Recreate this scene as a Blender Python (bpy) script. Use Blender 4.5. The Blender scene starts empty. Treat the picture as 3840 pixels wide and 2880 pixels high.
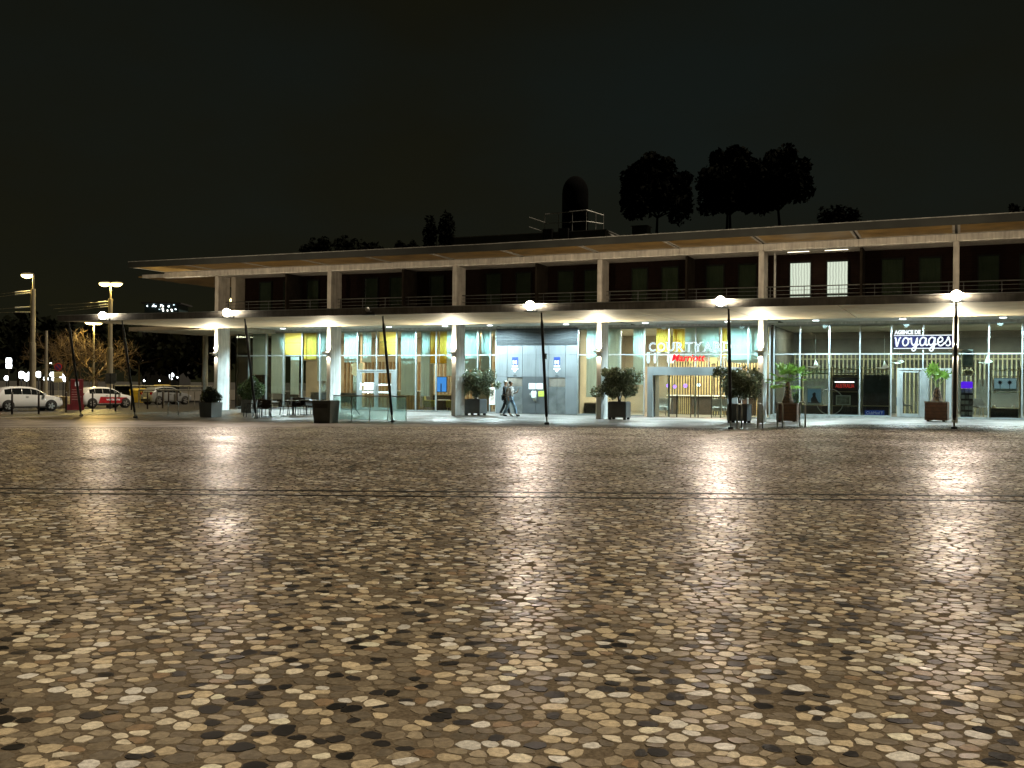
import bpy, bmesh, math, random
import numpy as np
from mathutils import Vector, Matrix
random.seed(7); rng = np.random.default_rng(7)
PI = math.pi
S = bpy.context.scene
# ------------------------------------------------------------------ camera
F = 3884.0; YAW = math.radians(23.4); RHO = 0.009; PIT = 2.7 / F
CAM = Vector((7.75, -44.9, 1.6)); UP = Vector((0, 0, 1))
fw0 = Vector((-math.sin(YAW), math.cos(YAW), 0)); R0 = Vector((math.cos(YAW), math.sin(YAW), 0))
FW = fw0 * math.cos(PIT) - UP * math.sin(PIT); U1 = UP * math.cos(PIT) + fw0 * math.sin(PIT)
RX = R0 * math.cos(RHO) + U1 * math.sin(RHO); UX = U1 * math.cos(RHO) - R0 * math.sin(RHO)
cd = bpy.data.cameras.new('camera'); cd.sensor_width = 36.0; cd.lens = 36.0 * F / 3840.0
cd.clip_start = 0.1; cd.clip_end = 3000
cam = bpy.data.objects.new('camera', cd); S.collection.objects.link(cam)
M = Matrix(((RX.x, UX.x, -FW.x), (RX.y, UX.y, -FW.y), (RX.z, UX.z, -FW.z))).to_4x4(); M.translation = CAM
cam.matrix_world = M; S.camera = cam
# ------------------------------------------------------------------ sky, exposure
W = bpy.data.worlds.new('World'); S.world = W; W.use_nodes = True
nt = W.node_tree; nt.nodes.clear()
wo = nt.nodes.new('ShaderNodeOutputWorld'); bg = nt.nodes.new('ShaderNodeBackground')
tc = nt.nodes.new('ShaderNodeTexCoord'); mp = nt.nodes.new('ShaderNodeMapping'); nz = nt.nodes.new('ShaderNodeTexNoise')
mp.inputs['Scale'].default_value = (1.4, 1.4, 3.0); nz.inputs['Scale'].default_value = 1.3; nz.inputs['Detail'].default_value = 5
cr = nt.nodes.new('ShaderNodeValToRGB')      # low cloud faintly lit by the town: olive, grey, a little teal
e = cr.color_ramp.elements; e[0].position = 0.30; e[0].color = (0.0072, 0.0068, 0.0026, 1)
e[1].position = 0.72; e[1].color = (0.0056, 0.0076, 0.0064, 1)
m_ = e.new(0.5); m_.color = (0.0058, 0.0059, 0.0034, 1)
nt.links.new(tc.outputs['Generated'], mp.inputs['Vector']); nt.links.new(mp.outputs['Vector'], nz.inputs['Vector'])
nt.links.new(nz.outputs['Fac'], cr.inputs['Fac'])
sx = nt.nodes.new('ShaderNodeSeparateXYZ'); nt.links.new(tc.outputs['Generated'], sx.inputs[0])
hg = nt.nodes.new('ShaderNodeMapRange'); hg.inputs['From Min'].default_value = 0.0; hg.inputs['From Max'].default_value = 0.45; hg.inputs['To Min'].default_value = 1.55; hg.inputs['To Max'].default_value = 0.95
nt.links.new(sx.outputs['Z'], hg.inputs['Value']); hm = nt.nodes.new('ShaderNodeVectorMath'); hm.operation = 'SCALE'   # town glow, stronger low down
nt.links.new(cr.outputs['Color'], hm.inputs[0]); nt.links.new(hg.outputs['Result'], hm.inputs['Scale']); nt.links.new(hm.outputs['Vector'], bg.inputs['Color'])
bg.inputs['Strength'].default_value = 1.0; nt.links.new(bg.outputs['Background'], wo.inputs['Surface'])
# one dim warm "sun": the even light that the tall plaza lamps throw down over the square
SUN_EL = 62.0
sl = bpy.data.lights.new('sun', 'SUN'); sl.energy = 3.3; sl.angle = math.radians(4); sl.color = (1.0, 0.84, 0.62)
so = bpy.data.objects.new('sun', sl); S.collection.objects.link(so)
sd = Vector((0.93, 0.36, 0)).normalized() * math.cos(math.radians(SUN_EL)) + UP * math.sin(math.radians(SUN_EL))
so.rotation_euler = sd.to_track_quat('Z', 'Y').to_euler(); so.location = (0, 0, 40)
S.view_settings.view_transform = 'Standard'; S.view_settings.look = 'None'
S.view_settings.exposure = 0.0; S.view_settings.gamma = 1.0; S.view_settings.use_curve_mapping = False
S.render.engine = 'CYCLES'; cy = S.cycles
cy.use_denoising = True; cy.max_bounces = 6; cy.diffuse_bounces = 3; cy.glossy_bounces = 3; cy.transmission_bounces = 4
cy.transparent_max_bounces = 14; cy.caustics_reflective = False; cy.caustics_refractive = False
cy.sample_clamp_indirect = 4.0; cy.use_light_tree = True; cy.blur_glossy = 0.5
# ------------------------------------------------------------------ terrain and pixel helpers
def sst(a, b, v):
    t = min(1.0, max(0.0, (v - a) / (b - a))); return t * t * (3 - 2 * t)
def g(x, y):
    left = -0.0118 * min(34.0, max(0.0, -7 - x)) * (1 - sst(-5, 0, y) * sst(-33, -30, x))
    return left + 0.19 * sst(-0.6, 4.5, x) * sst(-26, -7, y)
def ray(px, py): return FW * F + RX * (px - 1920) - UX * (py - 1440)
def aty(px, py, y):
    d = ray(px, py); return CAM + d * ((y - CAM.y) / d.y)
def atz(px, py, z):
    d = ray(px, py); return CAM + d * ((z - CAM.z) / d.z)
def atd(px, py, dist):
    d = ray(px, py); return CAM + d * (dist / F)
def at(px, py):
    z = 0.0
    for _ in range(12):
        p = atz(px, py, z); z = 0.5 * z + 0.5 * g(p.x, p.y)
    return Vector((p.x, p.y, g(p.x, p.y)))
def xat(px, y=5.5): return aty(px, 1450, y).x
# ------------------------------------------------------------------ materials
MATS = {}
def mat(name, col, rough=0.6, metal=0.0, spec=0.5, noise=None, bump=None, emit=None, estr=0.0, alpha=None, coat=0.0, trans=0.0):
    """principled with an uneven base colour: noise=(scale, amount[, colour2])"""
    if name in MATS: return MATS[name]
    m = bpy.data.materials.new(name); m.use_nodes = True; MATS[name] = m
    n = m.node_tree.nodes; l = m.node_tree.links; b = n['Principled BSDF']
    b.inputs['Base Color'].default_value = (*col, 1); b.inputs['Roughness'].default_value = rough
    b.inputs['Metallic'].default_value = metal; b.inputs['Specular IOR Level'].default_value = spec
    b.inputs['Coat Weight'].default_value = coat
    if emit: b.inputs['Emission Color'].default_value = (*emit, 1); b.inputs['Emission Strength'].default_value = estr
    noise = noise or (6.0, 0.18)
    t = n.new('ShaderNodeTexCoord'); x = n.new('ShaderNodeTexNoise'); x.inputs['Scale'].default_value = noise[0]
    x.inputs['Detail'].default_value = 6; l.new(t.outputs['Object'], x.inputs['Vector'])
    mx = n.new('ShaderNodeMix'); mx.data_type = 'RGBA'; c2 = noise[2] if len(noise) > 2 else tuple(c * (1 - noise[1] * 2) for c in col)
    mx.inputs['A'].default_value = (*[max(0, c) for c in c2], 1)
    c1 = col if len(noise) > 2 else tuple(min(1, c * (1 + noise[1])) for c in col)
    mx.inputs['B'].default_value = (*c1, 1)
    rp = n.new('ShaderNodeMapRange'); rp.inputs['From Min'].default_value = 0.3; rp.inputs['From Max'].default_value = 0.7
    l.new(x.outputs['Fac'], rp.inputs['Value']); l.new(rp.outputs['Result'], mx.inputs['Factor']); l.new(mx.outputs['Result'], b.inputs['Base Color'])
    if bump:
        x2 = n.new('ShaderNodeTexNoise'); x2.inputs['Scale'].default_value = bump[0]; x2.inputs['Detail'].default_value = 4
        l.new(t.outputs['Object'], x2.inputs['Vector']); bm_ = n.new('ShaderNodeBump'); bm_.inputs['Strength'].default_value = bump[1]
        bm_.inputs['Distance'].default_value = 0.02; l.new(x2.outputs['Fac'], bm_.inputs['Height']); l.new(bm_.outputs['Normal'], b.inputs['Normal'])
    if trans:   # cloth or leaf that lets light through
        tr = n.new('ShaderNodeBsdfTranslucent'); ms = n.new('ShaderNodeMixShader'); ms.inputs['Fac'].default_value = trans
        l.new(mx.outputs['Result'], tr.inputs['Color']); l.new(b.outputs['BSDF'], ms.inputs[1]); l.new(tr.outputs['BSDF'], ms.inputs[2])
        l.new(ms.outputs['Shader'], n['Material Output'].inputs['Surface'])
    return m
def glow(name, col, s):
    if name in MATS: return MATS[name]
    m = bpy.data.materials.new(name); m.use_nodes = True; MATS[name] = m; n = m.node_tree.nodes; n.clear()
    o = n.new('ShaderNodeOutputMaterial'); em = n.new('ShaderNodeEmission'); em.inputs['Color'].default_value = (*col, 1)
    em.inputs['Strength'].default_value = s; m.node_tree.links.new(em.outputs[0], o.inputs['Surface']); return m
def glass(name, tint, refl=1.0):
    if name in MATS: return MATS[name]
    m = bpy.data.materials.new(name); m.use_nodes = True; MATS[name] = m; n = m.node_tree.nodes; l = m.node_tree.links; n.clear()
    o = n.new('ShaderNodeOutputMaterial'); t = n.new('ShaderNodeBsdfTransparent'); t.inputs['Color'].default_value = (*tint, 1)
    gl = n.new('ShaderNodeBsdfGlossy'); gl.inputs['Roughness'].default_value = 0.02; gl.inputs['Color'].default_value = (.9, .95, .95, 1)
    fr = n.new('ShaderNodeFresnel'); fr.inputs['IOR'].default_value = 1.5; mu = n.new('ShaderNodeMath'); mu.operation = 'MULTIPLY'; mu.inputs[1].default_value = refl
    l.new(fr.outputs[0], mu.inputs[0]); ms = n.new('ShaderNodeMixShader'); l.new(mu.outputs[0], ms.inputs['Fac'])
    l.new(t.outputs[0], ms.inputs[1]); l.new(gl.outputs[0], ms.inputs[2]); l.new(ms.outputs[0], o.inputs['Surface']); return m
def body_glass(name, tint, col, k):
    m = glass(name, tint, 1.0); n = m.node_tree.nodes; l = m.node_tree.links; o = [q for q in n if q.type == 'OUTPUT_MATERIAL'][0]; src = o.inputs['Surface'].links[0].from_socket
    df = n.new('ShaderNodeBsdfTranslucent'); df.inputs['Color'].default_value = (*col, 1); d2 = n.new('ShaderNodeBsdfDiffuse'); d2.inputs['Color'].default_value = (*col, 1); a = n.new('ShaderNodeMixShader'); l.new(df.outputs[0], a.inputs[1]); l.new(d2.outputs[0], a.inputs[2])
    ms = n.new('ShaderNodeMixShader'); ms.inputs['Fac'].default_value = k; l.new(src, ms.inputs[1]); l.new(a.outputs[0], ms.inputs[2]); l.new(ms.outputs[0], o.inputs['Surface']); return m
def stripes(name, c1, c2, scale, axis='X', rough=0.6, duty=0.5):
    """two-tone bands along an object axis: timber boards, slats too small to part"""
    if name in MATS: return MATS[name]
    m = mat(name, c1, rough); n = m.node_tree.nodes; l = m.node_tree.links; b = n['Principled BSDF']
    mx = [k for k in n if k.type == 'MIX'][0]
    t = [k for k in n if k.type == 'TEX_COORD'][0]; sp = n.new('ShaderNodeSeparateXYZ'); l.new(t.outputs['Object'], sp.inputs[0])
    a = n.new('ShaderNodeMath'); a.operation = 'MULTIPLY'; a.inputs[1].default_value = scale; l.new(sp.outputs[axis], a.inputs[0])
    f = n.new('ShaderNodeMath'); f.operation = 'FRACT'; l.new(a.outputs[0], f.inputs[0])
    gt = n.new('ShaderNodeMath'); gt.operation = 'GREATER_THAN'; gt.inputs[1].default_value = duty; l.new(f.outputs[0], gt.inputs[0])
    m2 = n.new('ShaderNodeMix'); m2.data_type = 'RGBA'; m2.inputs['B'].default_value = (*c2, 1)
    l.new(gt.outputs[0], m2.inputs['Factor']); l.new(mx.outputs['Result'], m2.inputs['A']); l.new(m2.outputs['Result'], b.inputs['Base Color']); return m
CONC = mat('pale_concrete', (.46, .43, .38), .7, noise=(2.2, .14), bump=(40, .15))
WHITEC = mat('white_render', (.76, .76, .74), .65, noise=(1.6, .1), bump=(60, .1))
SOFF = mat('soffit_board', (.50, .435, .325), .6, noise=(.7, .12), bump=(30, .05))
WOODS = mat('roof_timber', (.30, .185, .05), .55, noise=(1.3, .22))
DARKM = mat('dark_metal', (.035, .037, .036), .45, metal=.3, noise=(3, .25))
FASC = mat('fascia_metal', (.020, .022, .019), .5, metal=.2, noise=(1.2, .2))
BLACKM = mat('black_paint', (.018, .018, .018), .4, noise=(4, .3))
ALU = mat('aluminium', (.45, .48, .48), .35, metal=.7, noise=(2, .1))
STEEL = mat('brushed_steel', (.55, .54, .50), .28, metal=1.0, noise=(12, .12))
GALV = mat('galvanised_steel', (.34, .34, .32), .5, metal=.6, noise=(5, .2))
PANEL = mat('lift_wall_panel', (.13, .138, .145), .5, metal=.1, noise=(1.1, .08))
PANELD = mat('lift_wall_panel_grey', (.075, .08, .085), .45, metal=.3, noise=(1.1, .1))
WOODW = stripes('dark_wood_cladding', (.008, .0042, .0029), (.0035, .0018, .0013), 9.0, 'Z', .85, .86)
WOODW.node_tree.nodes['Principled BSDF'].inputs['Specular IOR Level'].default_value = .04
RAILG = mat('rail_grey', (.10, .10, .09), .6, metal=.2, noise=(5, .2)); CEILW = mat('arcade_ceiling_white', (.80, .80, .78), .7, noise=(.8, .06)); WFRM = mat('window_frame_dark', (.008, .008, .007), .8, spec=.05)
CFASC = mat('canopy_edge_metal', (.13, .125, .115), .55, metal=.2, noise=(1.5, .25)); CLEAR = glass('shop_glass', (.86, .94, .93), 1.0)
TEALG = body_glass('balustrade_glass', (.86, .97, .94), (.6, .92, .86), .24)
BLIND = mat('roller_blind', (.52, .65, .65), .8, noise=(.8, .06), trans=.35)
BLINDG = mat('roller_blind_grey', (.40, .51, .49), .8, noise=(.8, .08), trans=.3)
YELLOW = mat('yellow_curtain', (.62, .38, .04), .7, noise=(1.5, .12), trans=.3)
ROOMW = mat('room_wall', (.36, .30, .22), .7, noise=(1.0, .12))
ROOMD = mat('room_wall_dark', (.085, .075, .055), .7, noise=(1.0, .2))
ROOMF = mat('room_floor', (.16, .14, .11), .35, noise=(2.0, .2))
ROOMC = mat('room_ceiling', (.5, .48, .42), .7, noise=(.7, .08))
OAK = mat('light_oak', (.42, .31, .15), .5, noise=(3, .15))
WHITE = mat('white_paint', (.75, .75, .73), .5, noise=(3, .05))
PAPER = mat('white_paper', (.72, .75, .76), .7, noise=(14, .12))
def streaked(m, lo=.72, hi=1.12, scale=(2.2, 2.2, .22)):
    """rain streaks: stains drawn out downwards over the base colour"""
    n = m.node_tree.nodes; l = m.node_tree.links; b = n['Principled BSDF']; src = b.inputs['Base Color'].links[0].from_socket
    t = n.new('ShaderNodeTexCoord'); mp_ = n.new('ShaderNodeMapping'); mp_.inputs['Scale'].default_value = scale; x = n.new('ShaderNodeTexNoise'); x.inputs['Scale'].default_value = 3.0; x.inputs['Detail'].default_value = 7; x.inputs['Roughness'].default_value = .65
    l.new(t.outputs['Object'], mp_.inputs['Vector']); l.new(mp_.outputs['Vector'], x.inputs['Vector']); r = n.new('ShaderNodeMapRange'); r.inputs['From Min'].default_value = .35; r.inputs['From Max'].default_value = .65; r.inputs['To Min'].default_value = lo; r.inputs['To Max'].default_value = hi
    l.new(x.outputs['Fac'], r.inputs['Value']); v = n.new('ShaderNodeVectorMath'); v.operation = 'SCALE'; l.new(src, v.inputs[0]); l.new(r.outputs['Result'], v.inputs['Scale']); l.new(v.outputs['Vector'], b.inputs['Base Color'])
for q_ in (CONC, WHITEC, CFASC): streaked(q_)
streaked(SOFF, .86, 1.06, (.6, 2.5, 1)); streaked(PANEL, .85, 1.05); streaked(WOODS, .7, 1.15, (.8, 4, 1))
# ------------------------------------------------------------------ mesh helpers
class MB:
    def __init__(s): s.v = []; s.f = []
    def add(s, v, f):
        o = len(s.v); s.v += [tuple(p) for p in v]; s.f += [tuple(i + o for i in q) for q in f]; return s
    def box(s, x0, x1, y0, y1, z0, z1):
        return s.add([(x0, y0, z0), (x1, y0, z0), (x1, y1, z0), (x0, y1, z0), (x0, y0, z1), (x1, y0, z1), (x1, y1, z1), (x0, y1, z1)],
                     [(3, 2, 1, 0), (4, 5, 6, 7), (0, 1, 5, 4), (1, 2, 6, 5), (2, 3, 7, 6), (3, 0, 4, 7)])
    def bbox(s, x0, x1, y0, y1, z0, z1, c=.01):       # box with chamfered vertical edges and top
        P = [(x0 + c, y0), (x1 - c, y0), (x1, y0 + c), (x1, y1 - c), (x1 - c, y1), (x0 + c, y1), (x0, y1 - c), (x0, y0 + c)]
        cx, cy_ = (x0 + x1) / 2, (y0 + y1) / 2; k = 1 - c / max(.001, (x1 - x0) / 2); k2 = 1 - c / max(.001, (y1 - y0) / 2)
        rings = [[(x, y, z0) for x, y in P], [(x, y, z1 - c) for x, y in P], [(cx + (x - cx) * k, cy_ + (y - cy_) * k2, z1) for x, y in P]]
        return s.loft(rings, True)
    def loft(s, rings, cap=True):
        n = len(rings[0]); v = [p for r in rings for p in r]; f = []
        for k in range(len(rings) - 1):
            for i in range(n):
                j = (i + 1) % n; f.append((k * n + i, k * n + j, (k + 1) * n + j, (k + 1) * n + i))
        if cap: f.append(tuple(range(n - 1, -1, -1))); f.append(tuple((len(rings) - 1) * n + i for i in range(n)))
        return s.add(v, f)
    def tube(s, pts, r, n=8, cap=True):
        pts = [Vector(p) for p in pts]; rr = r if isinstance(r, (list, tuple)) else [r] * len(pts); rings = []
        prev = None
        for i, p in enumerate(pts):
            d = (pts[min(i + 1, len(pts) - 1)] - pts[max(i - 1, 0)]).normalized()
            if prev is None: a = d.orthogonal().normalized()
            else:
                a = prev - d * prev.dot(d); a = a.normalized() if a.length > 1e-5 else d.orthogonal().normalized()
            prev = a; b = d.cross(a)
            rings.append([tuple(p + (a * math.cos(t) + b * math.sin(t)) * rr[i]) for t in [2 * PI * k / n for k in range(n)]])
        return s.loft(rings, cap)
    def lathe(s, prof, n=16, c=(0, 0, 0)):            # prof: (r, z)
        return s.loft([[(c[0] + r * math.cos(2 * PI * k / n), c[1] + r * math.sin(2 * PI * k / n), c[2] + z) for k in range(n)] for r, z in prof])
    def prism(s, poly, z0, z1): return s.loft([[(x, y, z0) for x, y in poly], [(x, y, z1) for x, y in poly]])
    def prism_x(s, poly, x0, x1): return s.loft([[(x0, y, z) for y, z in poly], [(x1, y, z) for y, z in poly]])
    def quad(s, a, b, c, d): return s.add([a, b, c, d], [(0, 1, 2, 3)])
    def build(s, name, m, parent=None, smooth=False, loc=None):
        me = bpy.data.meshes.new(name); me.from_pydata(s.v, [], s.f); me.materials.append(m)
        bm = bmesh.new(); bm.from_mesh(me); bmesh.ops.recalc_face_normals(bm, faces=bm.faces); bm.to_mesh(me); bm.free()
        if smooth: me.shade_smooth() if hasattr(me, 'shade_smooth') else None
        o = bpy.data.objects.new(name, me); S.collection.objects.link(o); o.parent = parent
        if loc is not None: o.location = loc
        return o
def tag(o, label=None, cat=None, group=None, kind=None):
    if label: o['label'] = label
    if cat: o['category'] = cat
    if group: o['group'] = group
    if kind: o['kind'] = kind
    return o
def thing(name, label, cat, loc=(0, 0, 0), rz=0.0, group=None):
    o = bpy.data.objects.new(name, None); o.empty_display_size = .2; S.collection.objects.link(o)
    o.location = loc; o.rotation_euler = (0, 0, rz); return tag(o, label, cat, group)
def copy_tree(o, parent=None):
    c = o.copy(); S.collection.objects.link(c); c.parent = parent
    for ch in list(o.children): copy_tree(ch, c)
    return c
def B(name, m, par, *a, **k): return MB().box(*a).build(name, m, par, **k)
def lamp(kind, name, loc, energy, col, parent=None, size=.1, aim=None, angle=None, blend=.5):
    l = bpy.data.lights.new(name, kind); l.energy = energy; l.color = col
    if kind == 'AREA': l.shape = 'RECTANGLE'; l.size, l.size_y = size
    else: l.shadow_soft_size = size
    if kind == 'SPOT': l.spot_size = math.radians(angle); l.spot_blend = blend
    o = bpy.data.objects.new(name, l); S.collection.objects.link(o); o.location = loc; o.parent = parent
    if aim is not None: o.rotation_euler = Vector(aim).to_track_quat('-Z', 'Y').to_euler()
    return o
def text(name, body, m, par, size, loc, rot=(PI / 2, 0, 0), extrude=.01, outline=None, shear=0, align='LEFT', width=None, height=None, bold=0):
    c = bpy.data.curves.new(name, 'FONT'); c.body = body; c.size = size; c.shear = shear; c.align_x = align; c.resolution_u = 3
    if outline: c.fill_mode = 'NONE'; c.bevel_depth = outline; c.bevel_resolution = 1
    else: c.extrude = extrude; c.offset = bold
    t = bpy.data.objects.new(name, c); S.collection.objects.link(t); bpy.context.view_layer.update()
    dg = bpy.context.evaluated_depsgraph_get(); me = bpy.data.meshes.new_from_object(t.evaluated_get(dg)); me.name = name
    bpy.data.objects.remove(t); bpy.data.curves.remove(c)
    if width or height:
        xs = [v.co.x for v in me.vertices]; ys = [v.co.y for v in me.vertices]; x0, y0 = min(xs), min(ys)
        kx = width / (max(xs) - x0) if width else 1; ky = height / (max(ys) - y0) if height else kx
        for v in me.vertices: v.co.x = (v.co.x - x0) * kx; v.co.y = (v.co.y - y0) * ky
    me.materials.clear(); me.materials.append(m); o = bpy.data.objects.new(name, me); S.collection.objects.link(o)
    o.parent = par; o.location = loc; o.rotation_euler = rot; return o
# ================================================================== THE GROUND
class Wet: pass
def wet(m, gloss=(.42, .38, .36)):
    """worn damp stone: a matt body under a thin uneven water film that takes over at a grazing angle"""
    n = m.node_tree.nodes; l = m.node_tree.links; n.remove(n['Principled BSDF']); o = n['Material Output']
    d = n.new('ShaderNodeBsdfDiffuse'); gl = n.new('ShaderNodeBsdfGlossy'); gl.inputs['Color'].default_value = (*gloss, 1); gl.inputs['Roughness'].default_value = .35
    fr = n.new('ShaderNodeFresnel'); fr.inputs['IOR'].default_value = 1.55; ms = n.new('ShaderNodeMixShader'); l.new(fr.outputs[0], ms.inputs['Fac'])
    l.new(d.outputs[0], ms.inputs[1]); l.new(gl.outputs[0], ms.inputs[2]); l.new(ms.outputs[0], o.inputs['Surface'])
    pn = n.new('ShaderNodeVectorMath'); pn.operation = 'NORMALIZE'; w = Wet()
    w.inputs = {'Base Color': d.inputs['Color'], 'Roughness': gl.inputs['Roughness'], 'Normal': pn.inputs[0]}
    bn = n.new('ShaderNodeTexNoise'); bn.inputs['Scale'].default_value = .55; bn.inputs['Detail'].default_value = 5; ge = n.new('ShaderNodeNewGeometry'); l.new(ge.outputs['Position'], bn.inputs['Vector'])
    br_ = n.new('ShaderNodeMapRange'); br_.inputs['From Min'].default_value = .36; br_.inputs['From Max'].default_value = .64; br_.inputs['To Min'].default_value = .72; br_.inputs['To Max'].default_value = 1.2; l.new(bn.outputs['Fac'], br_.inputs['Value'])
    bs = n.new('ShaderNodeVectorMath'); bs.operation = 'SCALE'; bs.inputs[0].default_value = gloss; l.new(br_.outputs['Result'], bs.inputs['Scale']); l.new(bs.outputs['Vector'], gl.inputs['Color'])   # wetter and drier patches
    for s_ in (d.inputs['Normal'], gl.inputs['Normal']): l.new(pn.outputs[0], s_)
    return w
def stone_mat(name, attr):
    """wet cut-pebble paving; attr: colour comes from the stones' own colour layer, else from a cell pattern"""
    m = bpy.data.materials.new(name); m.use_nodes = True; n = m.node_tree.nodes; l = m.node_tree.links; b = wet(m) if attr else wet(m, (.34, .31, .30))
    geo = n.new('ShaderNodeNewGeometry')
    nz = n.new('ShaderNodeTexNoise'); nz.inputs['Scale'].default_value = 38; nz.inputs['Detail'].default_value = 5; l.new(geo.outputs['Position'], nz.inputs['Vector'])
    big = n.new('ShaderNodeTexNoise'); big.inputs['Scale'].default_value = .35; big.inputs['Detail'].default_value = 3; l.new(geo.outputs['Position'], big.inputs['Vector'])
    mr = n.new('ShaderNodeMapRange'); mr.inputs['From Min'].default_value = .3; mr.inputs['From Max'].default_value = .7; mr.inputs['To Min'].default_value = .68; mr.inputs['To Max'].default_value = 1.2
    l.new(nz.outputs['Fac'], mr.inputs['Value'])
    rr = n.new('ShaderNodeMapRange'); rr.inputs['From Min'].default_value = .35; rr.inputs['From Max'].default_value = .65; rr.inputs['To Min'].default_value = .28; rr.inputs['To Max'].default_value = .42
    l.new(big.outputs['Fac'], rr.inputs['Value'])
    vn = n.new('ShaderNodeTexNoise'); vn.inputs['Scale'].default_value = 150; vn.inputs['Detail'].default_value = 3; vn.inputs['Distortion'].default_value = 1.5; l.new(geo.outputs['Position'], vn.inputs['Vector'])
    vr = n.new('ShaderNodeMapRange'); vr.inputs['From Min'].default_value = .35; vr.inputs['From Max'].default_value = .6; vr.inputs['To Min'].default_value = .72; vr.inputs['To Max'].default_value = 1.08; l.new(vn.outputs['Fac'], vr.inputs['Value'])
    pm = n.new('ShaderNodeMath'); pm.operation = 'MULTIPLY'; l.new(mr.outputs['Result'], pm.inputs[0]); l.new(vr.outputs['Result'], pm.inputs[1])
    vm = n.new('ShaderNodeVectorMath'); vm.operation = 'SCALE'; l.new(pm.outputs[0], vm.inputs['Scale'])
    if attr:
        a = n.new('ShaderNodeAttribute'); a.attribute_name = 'Col'; l.new(a.outputs['Color'], vm.inputs[0])
        l.new(vm.outputs['Vector'], b.inputs['Base Color']); l.new(rr.outputs['Result'], b.inputs['Roughness'])
        bp = n.new('ShaderNodeBump'); bp.inputs['Strength'].default_value = .25; bp.inputs['Distance'].default_value = .006
        l.new(nz.outputs['Fac'], bp.inputs['Height']); l.new(bp.outputs['Normal'], b.inputs['Normal'])
    else:
        v1 = n.new('ShaderNodeTexVoronoi'); v1.inputs['Scale'].default_value = 9.2; v1.voronoi_dimensions = '2D'; l.new(geo.outputs['Position'], v1.inputs['Vector'])
        v2 = n.new('ShaderNodeTexVoronoi'); v2.inputs['Scale'].default_value = 9.2; v2.voronoi_dimensions = '2D'; v2.feature = 'DISTANCE_TO_EDGE'; l.new(geo.outputs['Position'], v2.inputs['Vector'])
        sp = n.new('ShaderNodeSeparateXYZ'); l.new(v1.outputs['Color'], sp.inputs[0])
        r = n.new('ShaderNodeValToRGB'); el = r.color_ramp.elements; el[0].color = (.035, .033, .030, 1); el[1].color = (.52, .46, .36, 1); el[1].position = 1
        k = el.new(.14); k.color = (.05, .045, .04, 1); k = el.new(.2); k.color = (.155, .13, .095, 1); k = el.new(.75); k.color = (.25, .212, .16, 1); k = el.new(.88); k.color = (.46, .41, .33, 1)
        l.new(sp.outputs['X'], r.inputs['Fac']); l.new(r.outputs['Color'], vm.inputs[0])
        jt = n.new('ShaderNodeMath'); jt.operation = 'LESS_THAN'; jt.inputs[1].default_value = .045; l.new(v2.outputs['Distance'], jt.inputs[0])
        mx = n.new('ShaderNodeMix'); mx.data_type = 'RGBA'; mx.inputs['B'].default_value = (.075, .06, .04, 1)
        l.new(jt.outputs[0], mx.inputs['Factor']); l.new(vm.outputs['Vector'], mx.inputs['A']); l.new(mx.outputs['Result'], b.inputs['Base Color'])
        m2 = n.new('ShaderNodeMix'); m2.inputs['B'].default_value = .8; l.new(jt.outputs[0], m2.inputs['Factor']); l.new(rr.outputs['Result'], m2.inputs['A']); l.new(m2.outputs['Result'], b.inputs['Roughness'])
        c0 = n.new('ShaderNodeVectorMath'); c0.operation = 'SUBTRACT'; c0.inputs[1].default_value = (.5, .5, .5); l.new(v1.outputs['Color'], c0.inputs[0])
        c1 = n.new('ShaderNodeVectorMath'); c1.operation = 'MULTIPLY'; c1.inputs[1].default_value = (.055, .055, 0); l.new(c0.outputs[0], c1.inputs[0])
        c2 = n.new('ShaderNodeVectorMath'); c2.operation = 'ADD'; l.new(c1.outputs[0], c2.inputs[0]); l.new(geo.outputs['Normal'], c2.inputs[1])
        c3 = n.new('ShaderNodeVectorMath'); c3.operation = 'NORMALIZE'; l.new(c2.outputs[0], c3.inputs[0]); l.new(c3.outputs[0], b.inputs['Normal'])
    return m
STONE = stone_mat('cut_pebble_stone', True); PLAZA = stone_mat('pebble_paving', False)
MORTAR = bpy.data.materials.new('paving_mortar'); MORTAR.use_nodes = True
_w = wet(MORTAR, (.05, .045, .04)); _n = MORTAR.node_tree.nodes; _l = MORTAR.node_tree.links; _g = _n.new('ShaderNodeNewGeometry'); _w.inputs['Roughness'].default_value = .7
_t = _n.new('ShaderNodeTexNoise'); _t.inputs['Scale'].default_value = 60; _t.inputs['Detail'].default_value = 6; _l.new(_g.outputs['Position'], _t.inputs['Vector'])
_c = _n.new('ShaderNodeValToRGB'); _c.color_ramp.elements[0].position = .32; _c.color_ramp.elements[0].color = (.085, .066, .043, 1); _c.color_ramp.elements[1].position = .7; _c.color_ramp.elements[1].color = (.19, .152, .105, 1)
_l.new(_t.outputs['Fac'], _c.inputs['Fac']); _l.new(_c.outputs['Color'], _w.inputs['Base Color'])
_b = _n.new('ShaderNodeBump'); _b.inputs['Strength'].default_value = .4; _b.inputs['Distance'].default_value = .004; _l.new(_t.outputs['Fac'], _b.inputs['Height']); _l.new(_b.outputs['Normal'], _w.inputs['Normal'])
def sheet(name, xs, ys, zf, m):
    v = [(x, y, zf(x, y)) for y in ys for x in xs]; nx = len(xs)
    f = [(j * nx + i, j * nx + i + 1, (j + 1) * nx + i + 1, (j + 1) * nx + i) for j in range(len(ys) - 1) for i in range(nx - 1)]
    return tag(MB().add(v, f).build(name, m), kind='structure')
ASPH = mat('wet_asphalt', (.045, .043, .038), .45, noise=(3, .25), bump=(90, .4))
EARTH = mat('dark_ground', (.04, .038, .03), .85, noise=(.4, .3))
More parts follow.
